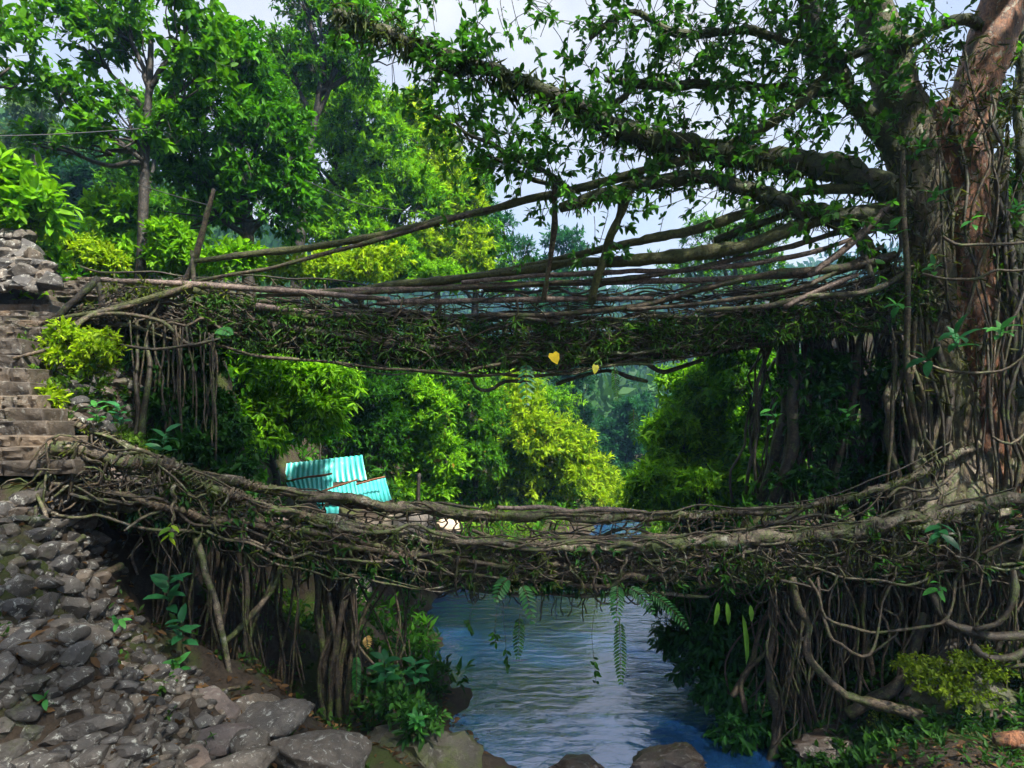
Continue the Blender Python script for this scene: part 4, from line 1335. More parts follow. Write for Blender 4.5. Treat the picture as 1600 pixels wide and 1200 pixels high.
def rail(root, name, rows, mat, sides=10, lump=0.14, coils=24, amp=0.03):
    pth = uvtube(name, rows, mat, root, sides=sides, lump=lump, amp=amp)
    rr = np.array([r * Y / F for _, _, Y, r in rows]).mean()
    mb = MB()
    for k in range(coils):
        i = rng.integers(0, max(1, len(pth) - 4))
        coil(mb, pth, i, rng.uniform(0.8, 3), rr * rng.uniform(1.0, 1.25), rng.uniform(0.007, 0.016))
    if coils:
        part('coiled_roots', mb, 'root', LAST[0], kind='stuff')
    return pth


def deck_body(root, near_t, near_b, u0, u1, width, thick_f, mat, nn=90, amp=0.05):
    us = np.linspace(u0, u1, nn)
    m = 14
    v = np.empty((nn, m, 3))
    for i, u in enumerate(us):
        a_, b_ = near_t.p(u), near_b.p(u)
        tg = near_t.p(u + 5) - near_t.p(u - 5)
        dirn = nrm(np.array([-tg[1], tg[0], 0.0]))
        if dirn[1] < 0:
            dirn = -dirn
        fa, fb = a_ + dirn * width, b_ + dirn * width
        sec = [lerp(a_, fa, t) for t in np.linspace(0, 1, 6)] + [lerp(fa, fb, .5)] + [lerp(fb, b_, t) for t in np.linspace(0, 1, 6)] + [lerp(b_, a_, .5)]
        v[i] = np.array(sec)
    fl = v.reshape(-1, 3)
    nz = np.array([noise.noise(Vector(p * 2.7)) + 0.6 * noise.noise(Vector(p * 7.5)) for p in fl])
    nx_ = np.array([noise.noise(Vector(p * 3.7 + 9)) for p in fl])
    fl = fl + np.stack([nx_ * 0.3, nx_, nz], 1) * amp
    i = np.arange(nn - 1)[:, None] * m
    j = np.arange(m)[None, :]
    k = (j + 1) % m
    q = np.stack([i + j, i + k, i + m + k, i + m + j], -1).reshape(-1, 4)
    mb = MB()
    mb.add(fl, q)
    part('deck', mb, mat, root)


def hangers(mb, line, u0, u1, n, lo, hi, r=(0.004, 0.011), curl=0.08, depth=(0, 1.0)):
    for k in range(n):
        u = rng.uniform(u0, u1)
        p = line.p(u) + np.array([0, rng.uniform(*depth), 0.05])
        L = rng.uniform(lo, hi) * rng.uniform(0.4, 1)
        e = p + np.array([rng.normal(0, curl * 2), rng.normal(0, curl), -L])
        tube(mb, wander(p, e, 7, curl * 0.6), rng.uniform(*r), 4, caps=False)


def loops(mb, line, u0, u1, n, drop=(0.1, 0.45), r=(0.006, 0.014), depth=(-0.05, 0.5)):
    for k in range(n):
        u = rng.uniform(u0, u1 - 30)
        w = rng.uniform(15, 90)
        dy = rng.uniform(*depth)
        p0, p1 = line.p(u) + np.array([0, dy, 0.06]), line.p(u + w) + np.array([0, dy, 0.06])
        tube(mb, wander(p0, p1, 10, 0.03, rng.uniform(*drop)), rng.uniform(*r), 5, caps=False)


def tufts(mb, top, bot, u0, u1, n, per, L, Wr, cA, cB, tr=(-0.1, 1.1), off=-0.1, droop=0.5, spr=0.06):
    pts = []
    for k in range(n):
        u = rng.uniform(u0, u1)
        p = lerp(top.p(u), bot.p(u), rng.uniform(*tr))
        p[1] += off + rng.normal(0, 0.06)
        pts.append(p)
    pts = np.array(pts)
    ax = nrm(rng.normal(0, 0.5, (n, 3)) + np.array([0, -0.6, 0.25]))
    clusters(mb, pts, ax, per, L, Wr, cA, cB, twig=0.03, spread=0.9, droop=droop, jit=0.3)


# ---- lower bridge
low = empty('lower_root_bridge', P(800, 905, 9.5), 'lower living bridge of woven roots with stone paving sagging over the water', 'bridge')
LNR = Line([(40, 740, 6.9), (86, 696, 7.0), (165, 716, 7.3), (240, 722, 7.6), (300, 750, 7.85), (412, 793, 8.35), (500, 816, 8.7), (600, 830, 9.0), (700, 848, 9.2), (800, 856, 9.35),
            (1000, 853, 9.4), (1100, 850, 9.4), (1250, 838, 9.25), (1400, 818, 9.0), (1500, 798, 8.85), (1600, 783, 8.7), (1720, 770, 8.5)])
LFR = Line([(90, 650, 8.6), (225, 710, 8.9), (300, 736, 9.15), (375, 755, 9.5), (450, 771, 9.8), (600, 788, 10.2), (700, 801, 10.5), (800, 806, 10.6), (1000, 804, 10.7), (1100, 804, 10.7), (1200, 800, 10.6),
            (1300, 785, 10.5), (1380, 760, 10.5), (1450, 735, 10.6), (1500, 710, 10.7)])
LDT = Line([(40, 752, 6.9), (150, 768, 7.3), (262, 793, 7.65), (375, 820, 8.2), (450, 838, 8.5), (525, 852, 8.8), (600, 865, 9.0), (700, 878, 9.2), (800, 886, 9.35), (1000, 886, 9.4), (1200, 880, 9.3), (1400, 868, 9.0), (1600, 850, 8.7), (1720, 840, 8.5)])
LDB = Line([(40, 785, 6.95), (150, 788, 7.3), (262, 816, 7.7), (375, 846, 8.25), (450, 868, 8.55), (525, 882, 8.85), (600, 894, 9.05), (700, 905, 9.25), (800, 912, 9.4), (1000, 910, 9.45), (1200, 904, 9.35), (1400, 894, 9.05), (1600, 880, 8.75), (1720, 870, 8.55)])
deck_body(low, LDT, LDB, 60, 1700, 1.35, None, 'deck')
rail(low, 'rail', [(x, *LNR.uv(x), r) for x, r in [(86, 8), (165, 8), (240, 8), (300, 7), (412, 7), (500, 7), (600, 6), (700, 6), (800, 7), (900, 7), (1000, 9), (1100, 11), (1250, 11), (1400, 11), (1500, 11), (1600, 12), (1710, 12)]], 'root_pale', coils=150, lump=0.3)
rail(low, 'rail', [(x, LNR.uv(x)[0] + dv, LNR.uv(x)[1] + .05, r) for x, dv, r in [(240, 14, 4), (340, 16, 5), (440, 16, 4), (560, 15, 4), (680, 10, 4), (760, 4, 3)]], 'root', coils=12)
rail(low, 'rail', [(x, *LFR.uv(x), r) for x, r in [(100, 5), (225, 6), (300, 6), (375, 6), (450, 6), (520, 8), (600, 8), (700, 8), (800, 7), (1000, 7), (1100, 6), (1200, 6), (1300, 6), (1380, 6), (1450, 6), (1497, 5)]] + [(1535, 680, 11.0, 5), (1560, 640, 11.5, 4)], 'root_pale', coils=120, lump=0.28)
rail(low, 'rail', [(x, LDT.uv(x)[0] - 2, LDT.uv(x)[1] - 0.06, r) for x, r in [(82, 4), (150, 5), (262, 6), (375, 6), (525, 5), (700, 5), (800, 4)]], 'root', coils=40)
rail(low, 'rail', [(780, 792, 10.75, 3), (900, 798, 10.8, 5), (1010, 800, 10.8, 4)], 'pole', coils=0, lump=0.03)
rail(low, 'rail', [(1430, 828, 8.85, 3), (1500, 800, 8.75, 5), (1560, 795, 8.7, 5), (1640, 780, 8.6, 5)], 'root_pale', coils=2)
strands(low, LNR, 80, 1690, 16, 5, ['root_pale', 'root'])
strands(low, LFR, 100, 1480, 8, 3, ['root', 'root_pale'])
for k in range(9):      # stout roots under the deck
    o = rng.uniform(0.0, 1.3)
    a_, b_ = sorted(rng.uniform(60, 1700, 2))
    if b_ - a_ < 500:
        b_ = a_ + 500
    rows = [(x, LDB.uv(x)[0] + rng.normal(-3, 5), LDB.uv(x)[1] + o, rng.uniform(4, 8)) for x in np.linspace(a_, min(1700, b_), 8)]
    uvtube('deck_root', rows, 'root_dark' if k % 2 else 'root', low, sides=7, lump=0.14, amp=0.03)
weave(low, LNR, LDB, 80, 1690, 120, 380, 300, ['root', 'root_dark', 'root_pale'], 1.0, 150)
LFD = Line([(x, HV + (CAMZ - LDT.p(x)[2]) / (LDT.uv(x)[1] + 1.3) * F, LDT.uv(x)[1] + 1.3) for x in np.linspace(60, 1700, 30)])
weave(low, LFR, LFD, 130, 1490, 26, 95, 40, ['root', 'root_dark'], 0.9, 70)
# stone paving laid on the deck
SL = [rock_mesh('paving_stone', 'slab', 2, 8, 0.10, 300 + i, 1.0, 0.9) for i in range(6)]
for u in np.arange(70, 1690, 24):
    for w in (0.28, 0.7, 1.08):
        if rng.random() < 0.18:
            continue
        p = LDT.p(u + rng.uniform(-6, 6)) + np.array([0, w + rng.uniform(-.06, .06), 0.035])
        place_rock('paving_stone', SL[rng.integers(6)], p, (rng.uniform(0.14, 0.24), rng.uniform(0.16, 0.25), 0.05), (rng.normal(0, .06), rng.normal(0, .06), rng.uniform(0, 3)), low)
mb = MB()
hangers(mb, LDB, 180, 1680, 420, 0.15, 0.8)
loops(mb, LDB, 250, 1650, 130)
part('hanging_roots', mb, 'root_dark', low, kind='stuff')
mb = MB()
tufts(mb, LNR, LNR, 100, 1690, 420, 7, 0.06, 0.3, (0.03, 0.045, 0.006), (0.10, 0.13, 0.014), off=0.0, droop=0.2)
tufts(mb, LFR, LFR, 130, 1480, 300, 7, 0.06, 0.3, (0.03, 0.045, 0.006), (0.10, 0.13, 0.014), off=0.0, droop=0.2)
tufts(mb, LNR, LDB, 260, 1680, 340, 6, 0.11, 0.16, (0.02, 0.035, 0.008), (0.09, 0.13, 0.02))
tufts(mb, LNR, LDB, 260, 1680, 260, 5, 0.11, 0.3, (0.012, 0.05, 0.012), (0.05, 0.15, 0.02))
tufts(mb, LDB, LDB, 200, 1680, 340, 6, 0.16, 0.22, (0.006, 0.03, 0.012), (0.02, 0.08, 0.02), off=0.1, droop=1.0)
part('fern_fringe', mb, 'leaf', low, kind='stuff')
# root pier standing on the bank
for k in range(44):
    u0 = rng.uniform(488, 560) if k < 30 else rng.uniform(500, 640)
    u1 = rng.uniform(492, 545) if k < 30 else rng.uniform(520, 650)
    r = (rng.uniform(2, 4.5) if k > 5 else rng.uniform(5, 7)) if k < 30 else rng.uniform(1.2, 2.6)
    Y = rng.uniform(8.95, 9.9)
    vb = 1135 if k < 30 else rng.uniform(990, 1110)
    rows = [(u0, 875, Y, r), (lerp(u0, u1, .4) + rng.normal(0, 8), 950, Y, r), (lerp(u0, u1, .8) + rng.normal(0, 8), 1040, Y, r), (u1, vb, Y, r * 1.2)]
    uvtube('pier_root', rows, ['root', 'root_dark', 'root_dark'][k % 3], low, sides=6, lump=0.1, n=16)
# roots hanging from the left half of the deck on to the slope
for k in range(64):
    u = rng.uniform(195, 390) if k < 50 else rng.uniform(390, 480)
    Y = LDB.uv(u)[1] + rng.uniform(0.0, 1.3)
    r = rng.uniform(0.9, 2.4) if rng.random() < 0.88 else rng.uniform(3.0, 4.5)
    v0 = LDB.uv(u)[0] - 8
    v1 = np.interp(u, [195, 260, 340, 480], [930, 1010, 1085, 1110]) * rng.uniform(0.93, 1.01)
    du = rng.normal(0, 30)
    rows = [(u, v0, Y, r), (u + du * .3 + rng.normal(0, 6), lerp(v0, v1, .35), Y, r), (u + du * .7 + rng.normal(0, 6), lerp(v0, v1, .7), Y, r), (u + du, v1, Y, r)]
    uvtube('hanging_root', rows, ['root', 'root_dark', 'root_dark'][k % 3], low, sides=5, lump=0.08, n=14)
for rows in [[(300, 830, 7.9, 5), (330, 930, 7.8, 5), (352, 1010, 7.7, 5), (365, 1090, 7.6, 5)], [(440, 885, 8.6, 5), (420, 930, 8.6, 5), (370, 985, 8.5, 5), (350, 1000, 8.4, 4)],
             [(60, 770, 6.9, 3), (80, 860, 6.6, 3.5), (70, 935, 6.4, 5)], [(55, 790, 6.8, 2), (60, 885, 6.6, 2)], [(130, 840, 7.0, 4), (95, 880, 6.8, 4), (62, 885, 6.7, 3)]]:
    uvtube('prop_root', rows, 'root_pale', low, sides=6, lump=0.1)
# great roots and root mass under the right end
for rows in [[(1235, 905, 9.2, 8), (1262, 990, 9.0, 7), (1275, 1040, 8.9, 8), (1310, 1082, 8.8, 9), (1340, 1093, 8.7, 10), (1400, 1108, 8.6, 12), (1470, 1126, 8.5, 13), (1560, 1122, 8.4, 13), (1680, 1118, 8.3, 13)],
             [(1455, 925, 9.0, 7), (1480, 970, 8.8, 9), (1520, 990, 8.7, 10), (1620, 992, 8.6, 10), (1700, 985, 8.5, 10)],
             [(1590, 890, 8.6, 6), (1585, 930, 8.5, 6), (1570, 965, 8.5, 6), (1530, 985, 8.6, 6)],
             [(1440, 960, 9.1, 10), (1420, 1030, 9.1, 12), (1390, 1080, 9.0, 12), (1330, 1120, 9.0, 14)],
             [(1495, 1000, 9.0, 10), (1470, 1040, 8.9, 11), (1410, 1090, 8.9, 10)],
             [(1215, 895, 9.6, 4), (1206, 980, 9.6, 7), (1208, 1060, 9.5, 10), (1212, 1130, 9.4, 11), (1205, 1210, 9.3, 12)],
             [(1262, 900, 9.1, 3), (1290, 960, 8.8, 3), (1340, 985, 8.7, 3), (1390, 990, 8.7, 3), (1470, 970, 8.7, 3), (1510, 880, 8.9, 3)],
             [(1275, 905, 9.0, 3), (1295, 990, 8.7, 3.5), (1320, 1013, 8.6, 3.5), (1345, 1015, 8.6, 3.5), (1372, 992, 8.7, 3), (1400, 890, 9.0, 3)],
             [(1520, 1010, 8.5, 8), (1550, 1030, 8.4, 8), (1590, 1020, 8.4, 7), (1640, 990, 8.4, 7)],
             [(1530, 1035, 8.5, 4), (1570, 1046, 8.4, 5), (1640, 1040, 8.4, 5)],
             [(1215, 905, 9.1, 3), (1260, 915, 9.0, 3), (1295, 922, 9.0, 3), (1310, 900, 9.0, 3)]]:
    uvtube('great_root', [(u_, v_, y_, r_ * 0.74) for u_, v_, y_, r_ in rows], 'root_dark' if len(rows) < 6 else 'root', low, sides=9, lump=0.14, amp=0.03)
for k in range(290):
    u = rng.uniform(1195, 1690)
    Y = LDB.uv(min(u, 1700))[1] + rng.uniform(-0.1, 1.5)
    r = rng.uniform(0.9, 2.4) if rng.random() < 0.88 else rng.uniform(3, 5.5)
    v0 = LDB.uv(min(u, 1700))[0] - 6
    v1 = rng.uniform(1000, 1180) if u > 1400 else rng.uniform(1080, 1190)
    du = rng.normal(0, 40)
    rows = [(u, v0, Y, r)] + [(u + du * f + rng.normal(0, 10), lerp(v0, v1, f), Y + rng.normal(0, .08), r) for f in (.25, .5, .75)] + [(u + du, v1, Y, r * 1.1)]
    uvtube('hanging_root', rows, ['root', 'root_dark', 'root_dark'][k % 3], low, sides=5, lump=0.1, n=14, amp=0.03)

# ---- upper bridge
upr = empty('upper_root_bridge', P(800, 590, 11.8), 'upper living bridge of woven roots with straight pole handrails high over the water', 'bridge')
UT = Line([(60, 500, 9.9), (130, 478, 10.1), (300, 462, 10.8), (450, 486, 11.3), (600, 500, 11.6), (800, 507, 11.8), (1000, 505, 11.7), (1150, 495, 11.5), (1300, 470, 11.2), (1430, 430, 11.0), (1470, 415, 11.0)])
UB = Line([(60, 520, 9.9), (130, 502, 10.1), (250, 515, 10.6), (330, 530, 10.9), (450, 543, 11.3), (600, 560, 11.6), (750, 566, 11.8), (900, 563, 11.8), (1050, 550, 11.6), (1200, 532, 11.4), (1350, 510, 11.1), (1430, 496, 11.0), (1470, 488, 11.0)])
UM = Line([(x, lerp(UT.uv(x)[0], UB.uv(x)[0], 0.45), UT.uv(x)[1] + 0.03) for x in np.linspace(70, 1465, 24)])
deck_body(upr, UM, UB, 100, 1465, 1.2, None, 'deck', amp=0.07)
UR = Line([(110, 440, 10.2), (300, 448, 10.8), (450, 456, 11.2), (600, 470, 11.5), (800, 468, 11.7), (1000, 466, 11.7), (1150, 462, 11.5), (1300, 440, 11.2), (1430, 405, 11.0), (1470, 390, 11.0)])
weave(upr, UT, UB, 120, 1460, 130, 260, 330, ['root', 'root_pale', 'root', 'root_dark'], 1.0, 150)
weave(upr, UR, UM, 160, 1440, 26, 80, 46, ['root', 'root_dark'], 0.9, 60)
UFT = Line([(x, UT.uv(x)[0] - 4, UT.uv(x)[1] + 1.15) for x in np.linspace(120, 1450, 20)])
UFR = Line([(x, UR.uv(x)[0] - 14, UR.uv(x)[1] + 1.15) for x in np.linspace(120, 1450, 20)])
weave(upr, UFR, UFT, 160, 1420, 34, 70, 40, ['root_dark', 'root'], 0.9, 40)
for nm, m_, rows in [
    ('handrail_pole', 'pole', [(140, 436, 10.2, 4), (300, 444, 10.7, 5), (430, 453, 11.1, 5), (610, 467, 11.5, 4)]),
    ('handrail_pole', 'pole', [(480, 456, 11.4, 4.5), (700, 449, 11.7, 5), (900, 442, 11.7, 5), (1100, 437, 11.5, 5), (1262, 429, 11.3, 5)]),
    ('handrail_pole', 'pole', [(590, 474, 11.5, 4.5), (800, 468, 11.65, 4.5), (1020, 466, 11.6, 4)]),
    ('handrail_pole', 'pole', [(400, 478, 11.0, 5), (480, 487, 11.3, 5), (570, 494, 11.5, 5)]),
    ('handrail_pole', 'pole', [(1392, 318, 11.0, 5), (1340, 372, 11.0, 6), (1265, 430, 11.1, 5)]),
    ('handrail_pole', 'pole', [(1225, 480, 11.0, 4), (1290, 450, 11.0, 4.5), (1340, 428, 11.0, 4)]),
    ('guide_root', 'limb_moss', [(1300, 112, 11.1, 9), (1240, 170, 11.0, 8), (1170, 213, 11.0, 8), (1100, 240, 11.0, 8), (1000, 268, 11.0, 7), (900, 294, 11.1, 7), (800, 318, 11.2, 6), (700, 341, 11.3, 6), (600, 366, 11.3, 5.5), (500, 385, 11.2, 5), (400, 396, 11.0, 5), (305, 408, 10.8, 4)]),
    ('guide_root', 'root', [(1000, 272, 11.1, 4), (900, 299, 11.1, 4), (750, 332, 11.2, 4), (620, 366, 11.3, 4), (500, 398, 11.2, 3.5), (400, 424, 11.0, 3), (300, 440, 10.8, 3)]),
    ('guide_root', 'limb_moss', [(1420, 292, 11.2, 9), (1270, 300, 11.1, 8), (1210, 318, 11.1, 8), (1110, 352, 11.2, 8), (1000, 376, 11.4, 7), (930, 391, 11.6, 6), (850, 410, 11.7, 5), (760, 430, 11.8, 5), (650, 447, 11.7, 4), (520, 455, 11.5, 4)]),
    ('guide_root', 'limb_moss', [(1400, 322, 11.2, 12), (1270, 345, 11.1, 11), (1150, 388, 11.2, 11), (1000, 406, 11.4, 10), (900, 412, 11.6, 8), (800, 425, 11.7, 7), (700, 437, 11.7, 7), (600, 448, 11.6, 6), (500, 458, 11.4, 5)]),
    ('guide_root', 'root', [(1400, 400, 11.0, 7), (1300, 420, 11.1, 6), (1200, 428, 11.3, 5), (1100, 450, 11.5, 5), (1000, 478, 11.6, 5), (880, 490, 11.7, 4), (750, 492, 11.7, 4)]),
    ('guide_root', 'root_pale', [(1420, 425, 10.9, 5), (1360, 455, 10.9, 5), (1280, 465, 11.0, 5), (1180, 478, 11.2, 4), (1100, 484, 11.4, 4)]),
    ('guide_root', 'root', [(1395, 335, 11.2, 5), (1200, 395, 11.3, 4.5), (1000, 432, 11.5, 4), (800, 446, 11.6, 4), (560, 458, 11.5, 3.5), (400, 462, 11.1, 3)]),
    ('guide_root', 'pole', [(1390, 350, 11.1, 4), (1250, 398, 11.2, 4), (1100, 420, 11.4, 4), (900, 428, 11.6, 4), (720, 441, 11.6, 3.5)]),
    ('guide_root', 'root', [(1380, 385, 11.0, 4), (1260, 445, 11.1, 4), (1130, 470, 11.3, 3.5), (980, 484, 11.5, 3)]),
    ('deck_root', 'root_dark', [(1470, 478, 11.1, 14), (1380, 494, 11.2, 13), (1300, 510, 11.3, 12), (1200, 526, 11.5, 10), (1080, 542, 11.8, 9), (900, 558, 12.0, 8)]),
    ('deck_root', 'root_dark', [(250, 470, 10.5, 5), (330, 485, 10.9, 6), (450, 512, 11.2, 7), (600, 535, 11.5, 6), (760, 548, 11.7, 5)]),
    ('deck_root', 'root_dark', [(230, 500, 10.6, 8), (350, 522, 11.1, 9), (500, 546, 11.6, 9), (700, 564, 12.0, 8), (900, 566, 12.1, 7)]),
    ('deck_root', 'limb_moss', [(85, 500, 9.8, 3), (150, 487, 10.0, 4), (220, 470, 10.3, 5), (285, 452, 10.6, 6), (340, 462, 10.9, 5), (400, 480, 11.1, 5), (500, 497, 11.3, 4)]),
    ('post', 'root_dark', [(85, 500, 9.9, 6), (120, 466, 10.0, 6), (155, 436, 10.2, 6)]),
    ('post', 'root_dark', [(152, 436, 10.2, 5), (158, 460, 10.2, 5), (162, 500, 10.2, 5)]),
    ('post', 'root', [(336, 298, 10.9, 3), (322, 345, 10.9, 4), (302, 410, 10.9, 4.5), (285, 448, 10.9, 5)]),
    ('post', 'root_pale', [(300, 392, 10.8, 3), (302, 420, 10.8, 3), (301, 446, 10.8, 3)]),
    ('post', 'root', [(868, 290, 11.0, 5), (864, 360, 11.2, 4.5), (858, 410, 11.4, 4), (850, 470, 11.6, 4)]),
    ('post', 'root_pale', [(1338, 375, 11.0, 4), (1352, 405, 11.0, 4.5), (1362, 430, 11.0, 4)]),
    ('brace_root', 'root', [(20, 560, 9.0, 3), (90, 540, 9.3, 3.5), (140, 495, 9.9, 4), (200, 478, 10.2, 4), (300, 447, 10.6, 4)]),
    ('brace_root', 'root', [(60, 560, 9.2, 3), (95, 520, 9.6, 3), (160, 490, 10.0, 3), (250, 500, 10.3, 3), (300, 540, 10.4, 3), (340, 520, 10.5, 2)]),
    ('brace_root', 'root_dark', [(190, 540, 10.0, 2.2), (240, 544, 10.0, 2.2), (300, 541, 10.1, 2.2), (345, 528, 10.3, 2.2)]),
    ('under_root', 'root_dark', [(735, 585, 11.9, 3), (745, 605, 11.9, 3), (765, 610, 11.9, 3), (790, 597, 11.9, 3), (830, 600, 11.9, 2.5)]),
    ('under_root', 'root_dark', [(870, 600, 12.0, 3), (900, 590, 12.0, 3), (950, 580, 12.0, 3), (985, 590, 11.9, 4), (1010, 595, 11.9, 3)]),
    ('under_root', 'root_dark', [(1010, 570, 12.0, 4), (1035, 582, 12.0, 4), (1060, 575, 12.0, 4), (1100, 562, 11.9, 3)])]:
    uvtube(nm, rows, m_, upr, sides=8, lump=0.05 if nm == 'handrail_pole' else 0.1, amp=0.006 if nm == 'handrail_pole' else 0.012, rs=6)
for k in range(60):     # roots hanging under the left end
    u = rng.uniform(195, 345)
    Y = rng.uniform(10.2, 11.6)
    r = rng.uniform(0.9, 2.0) if rng.random() < 0.92 else rng.uniform(3, 5)
    v0, v1 = UB.uv(u)[0] - 10, rng.uniform(640, 730)
    du = rng.normal(0, 9)
    rows = [(u, v0, Y, r), (u + du * .4 + rng.normal(0, 4), lerp(v0, v1, .35), Y, r), (u + du * .7 + rng.normal(0, 4), lerp(v0, v1, .7), Y, r), (u + du, v1, Y, r)]
    uvtube('hanging_root', rows, ['root_dark', 'root_dark', 'root_dark', 'root'][k % 4], upr, sides=5, lump=0.06, n=12)
uvtube('pier_root', [(228, 470, 10.8, 3), (232, 580, 10.2, 4), (225, 650, 10.1, 5), (216, 715, 10.0, 7)], 'root_dark', upr)
uvtube('pier_root', [(215, 475, 10.8, 3), (215, 590, 10.2, 3), (212, 650, 10.1, 4), (205, 715, 10.0, 5)], 'root_dark', upr)
mb = MB()
hangers(mb, UB, 320, 1430, 300, 0.06, 0.3)
loops(mb, UB, 350, 1400, 80, (0.03, 0.2))
loops(mb, UM, 150, 1440, 130, (0.05, 0.3), depth=(-0.2, -0.02))
loops(mb, UT, 150, 1440, 110, (-0.15, 0.2), depth=(-0.15, 0.1))
part('hanging_roots', mb, 'root_dark', upr, kind='stuff')
mb = MB()
tufts(mb, UT, UB, 300, 1450, 800, 7, 0.15, 0.15, (0.02, 0.06, 0.015), (0.10, 0.20, 0.035))
tufts(mb, UT, UB, 300, 1450, 560, 6, 0.12, 0.3, (0.012, 0.05, 0.01), (0.06, 0.17, 0.025))
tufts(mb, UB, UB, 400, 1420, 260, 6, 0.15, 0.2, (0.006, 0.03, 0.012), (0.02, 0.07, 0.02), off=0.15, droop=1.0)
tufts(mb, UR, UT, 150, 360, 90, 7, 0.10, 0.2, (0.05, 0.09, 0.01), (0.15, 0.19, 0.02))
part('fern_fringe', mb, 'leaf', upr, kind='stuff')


# ------------------------------------------------------------------ corrugated teal sheets, post, wires, log
def sheet(parent, q4, Y0, Y1, waves, name='sheet', mat='teal', amp=0.018):
    """q4: photo corners TL, TR, BR, BL; Y0 left distance, Y1 right distance"""
    tl, tr, br, bl = [P(u, v, y) for (u, v), y in zip(q4, (Y0 + 0.45, Y1 + 0.45, Y1, Y0))]
    n = waves * 8 + 1
    mb = MB()
    f = np.linspace(0, 1, n)
    wv_ = amp * np.sin(f * waves * 2 * math.pi)
    nor = nrm(np.cross(tr - tl, bl - tl))
    rows = []
    for t in np.linspace(0, 1, 6):
        base_ = np.array([lerp(lerp(tl, tr, x), lerp(bl, br, x), t) for x in f])
        bend = 0.05 * np.sin(f * 5 + t * 3 + tl[0]) * t
        rows.append(base_ + nor * (wv_ + bend)[:, None])
    v1 = np.concatenate(rows)
    v2 = v1 + nor * 0.006
    i = np.arange(5)[:, None] * n + np.arange(n - 1)[None, :]
    q = np.stack([i, i + 1, i + n + 1, i + n], -1).reshape(-1, 4)
    mb.add(np.vstack([v1, v2]), np.vstack([q, q[:, ::-1] + len(v1)]))
    part(name, mb, mat, parent)


fence = empty('corrugated_fence', P(520, 790, 17.2), 'fence of bent teal corrugated metal sheets beyond the lower bridge', 'fence')
sheet(fence, [(448, 724), (566, 711), (572, 748), (442, 762)], 17.4, 17.0, 15)
sheet(fence, [(446, 752), (520, 742), (520, 778), (458, 776)], 16.9, 16.8, 10)
sheet(fence, [(492, 770), (556, 750), (562, 786), (496, 790)], 16.6, 16.5, 10)
sheet(fence, [(556, 758), (602, 746), (612, 782), (560, 786)], 16.5, 16.8, 8)
sheet(fence, [(476, 788), (530, 790), (528, 806), (486, 806)], 16.3, 16.2, 5)
for rows in [[(446, 753, 16.85, 1.6), (480, 746, 16.8, 1.6), (520, 741, 16.75, 1.6)], [(490, 771, 16.5, 1.8), (525, 760, 16.45, 1.8), (557, 749, 16.4, 1.8)], [(557, 757, 16.4, 1.8), (602, 745, 16.7, 1.8)]]:
    uvtube('rusty_edge', rows, 'rust', fence, sides=5, lump=0.1, amp=0.01)
mb = uvtube(None, [(655, 740, 18.8, 3.0), (654, 765, 18.8, 3.0), (654, 800, 18.8, 3.0)], 'wood', None, lump=0.04, amp=0.004)[1]
thing('wooden_post', mb, 'wood', 'thin wooden post standing by the pale rocks right of the teal fence', 'post')
for rows, lb in [([(-20, 213, 12, 0.8), (100, 209, 13, 0.8), (235, 200, 14.5, 0.8)], 'thin wire running from the left edge to the slender tree'),
                 ([(215, 288, 14.8, 0.7), (270, 305, 12.5, 0.7), (330, 322, 11.0, 0.7)], 'thin wire from the slender trunk to the leaning stick'),
                 ([(480, 283, 17, 0.7), (560, 318, 15, 0.7), (640, 330, 13, 0.7), (700, 341, 11.4, 0.7)], 'thin wire slanting through the bright trees to the long guide root')]:
    mb = uvtube(None, rows, 'wire', None, lump=0, amp=0.0, sides=4)[1]
    thing('wire', mb, 'wire', lb, 'wire', 'wires')
mb = uvtube(None, [(1556, 1156, 7.6, 12), (1600, 1158, 7.5, 13), (1660, 1164, 7.4, 13)], 'root_pale', None, lump=0.06)[1]
thing('log', mb, 'trunk_red', 'cut reddish log lying on the earth at the bottom right corner', 'log')
for rows, lb in [([(120, 925, 6.6, 4), (150, 905, 6.9, 5), (185, 885, 7.3, 6)], 'dark stick lying on the slope under the lower bridge end'),
                 ([(280, 1090, 7.3, 3), (330, 1083, 7.3, 3), (372, 1072, 7.4, 2.5)], 'thin dry stick at the foot of the hanging roots')]:
    mb = uvtube(None, rows, 'root', None, lump=0.08)[1]
    thing('stick', mb, 'root', lb, 'stick', 'fallen sticks')


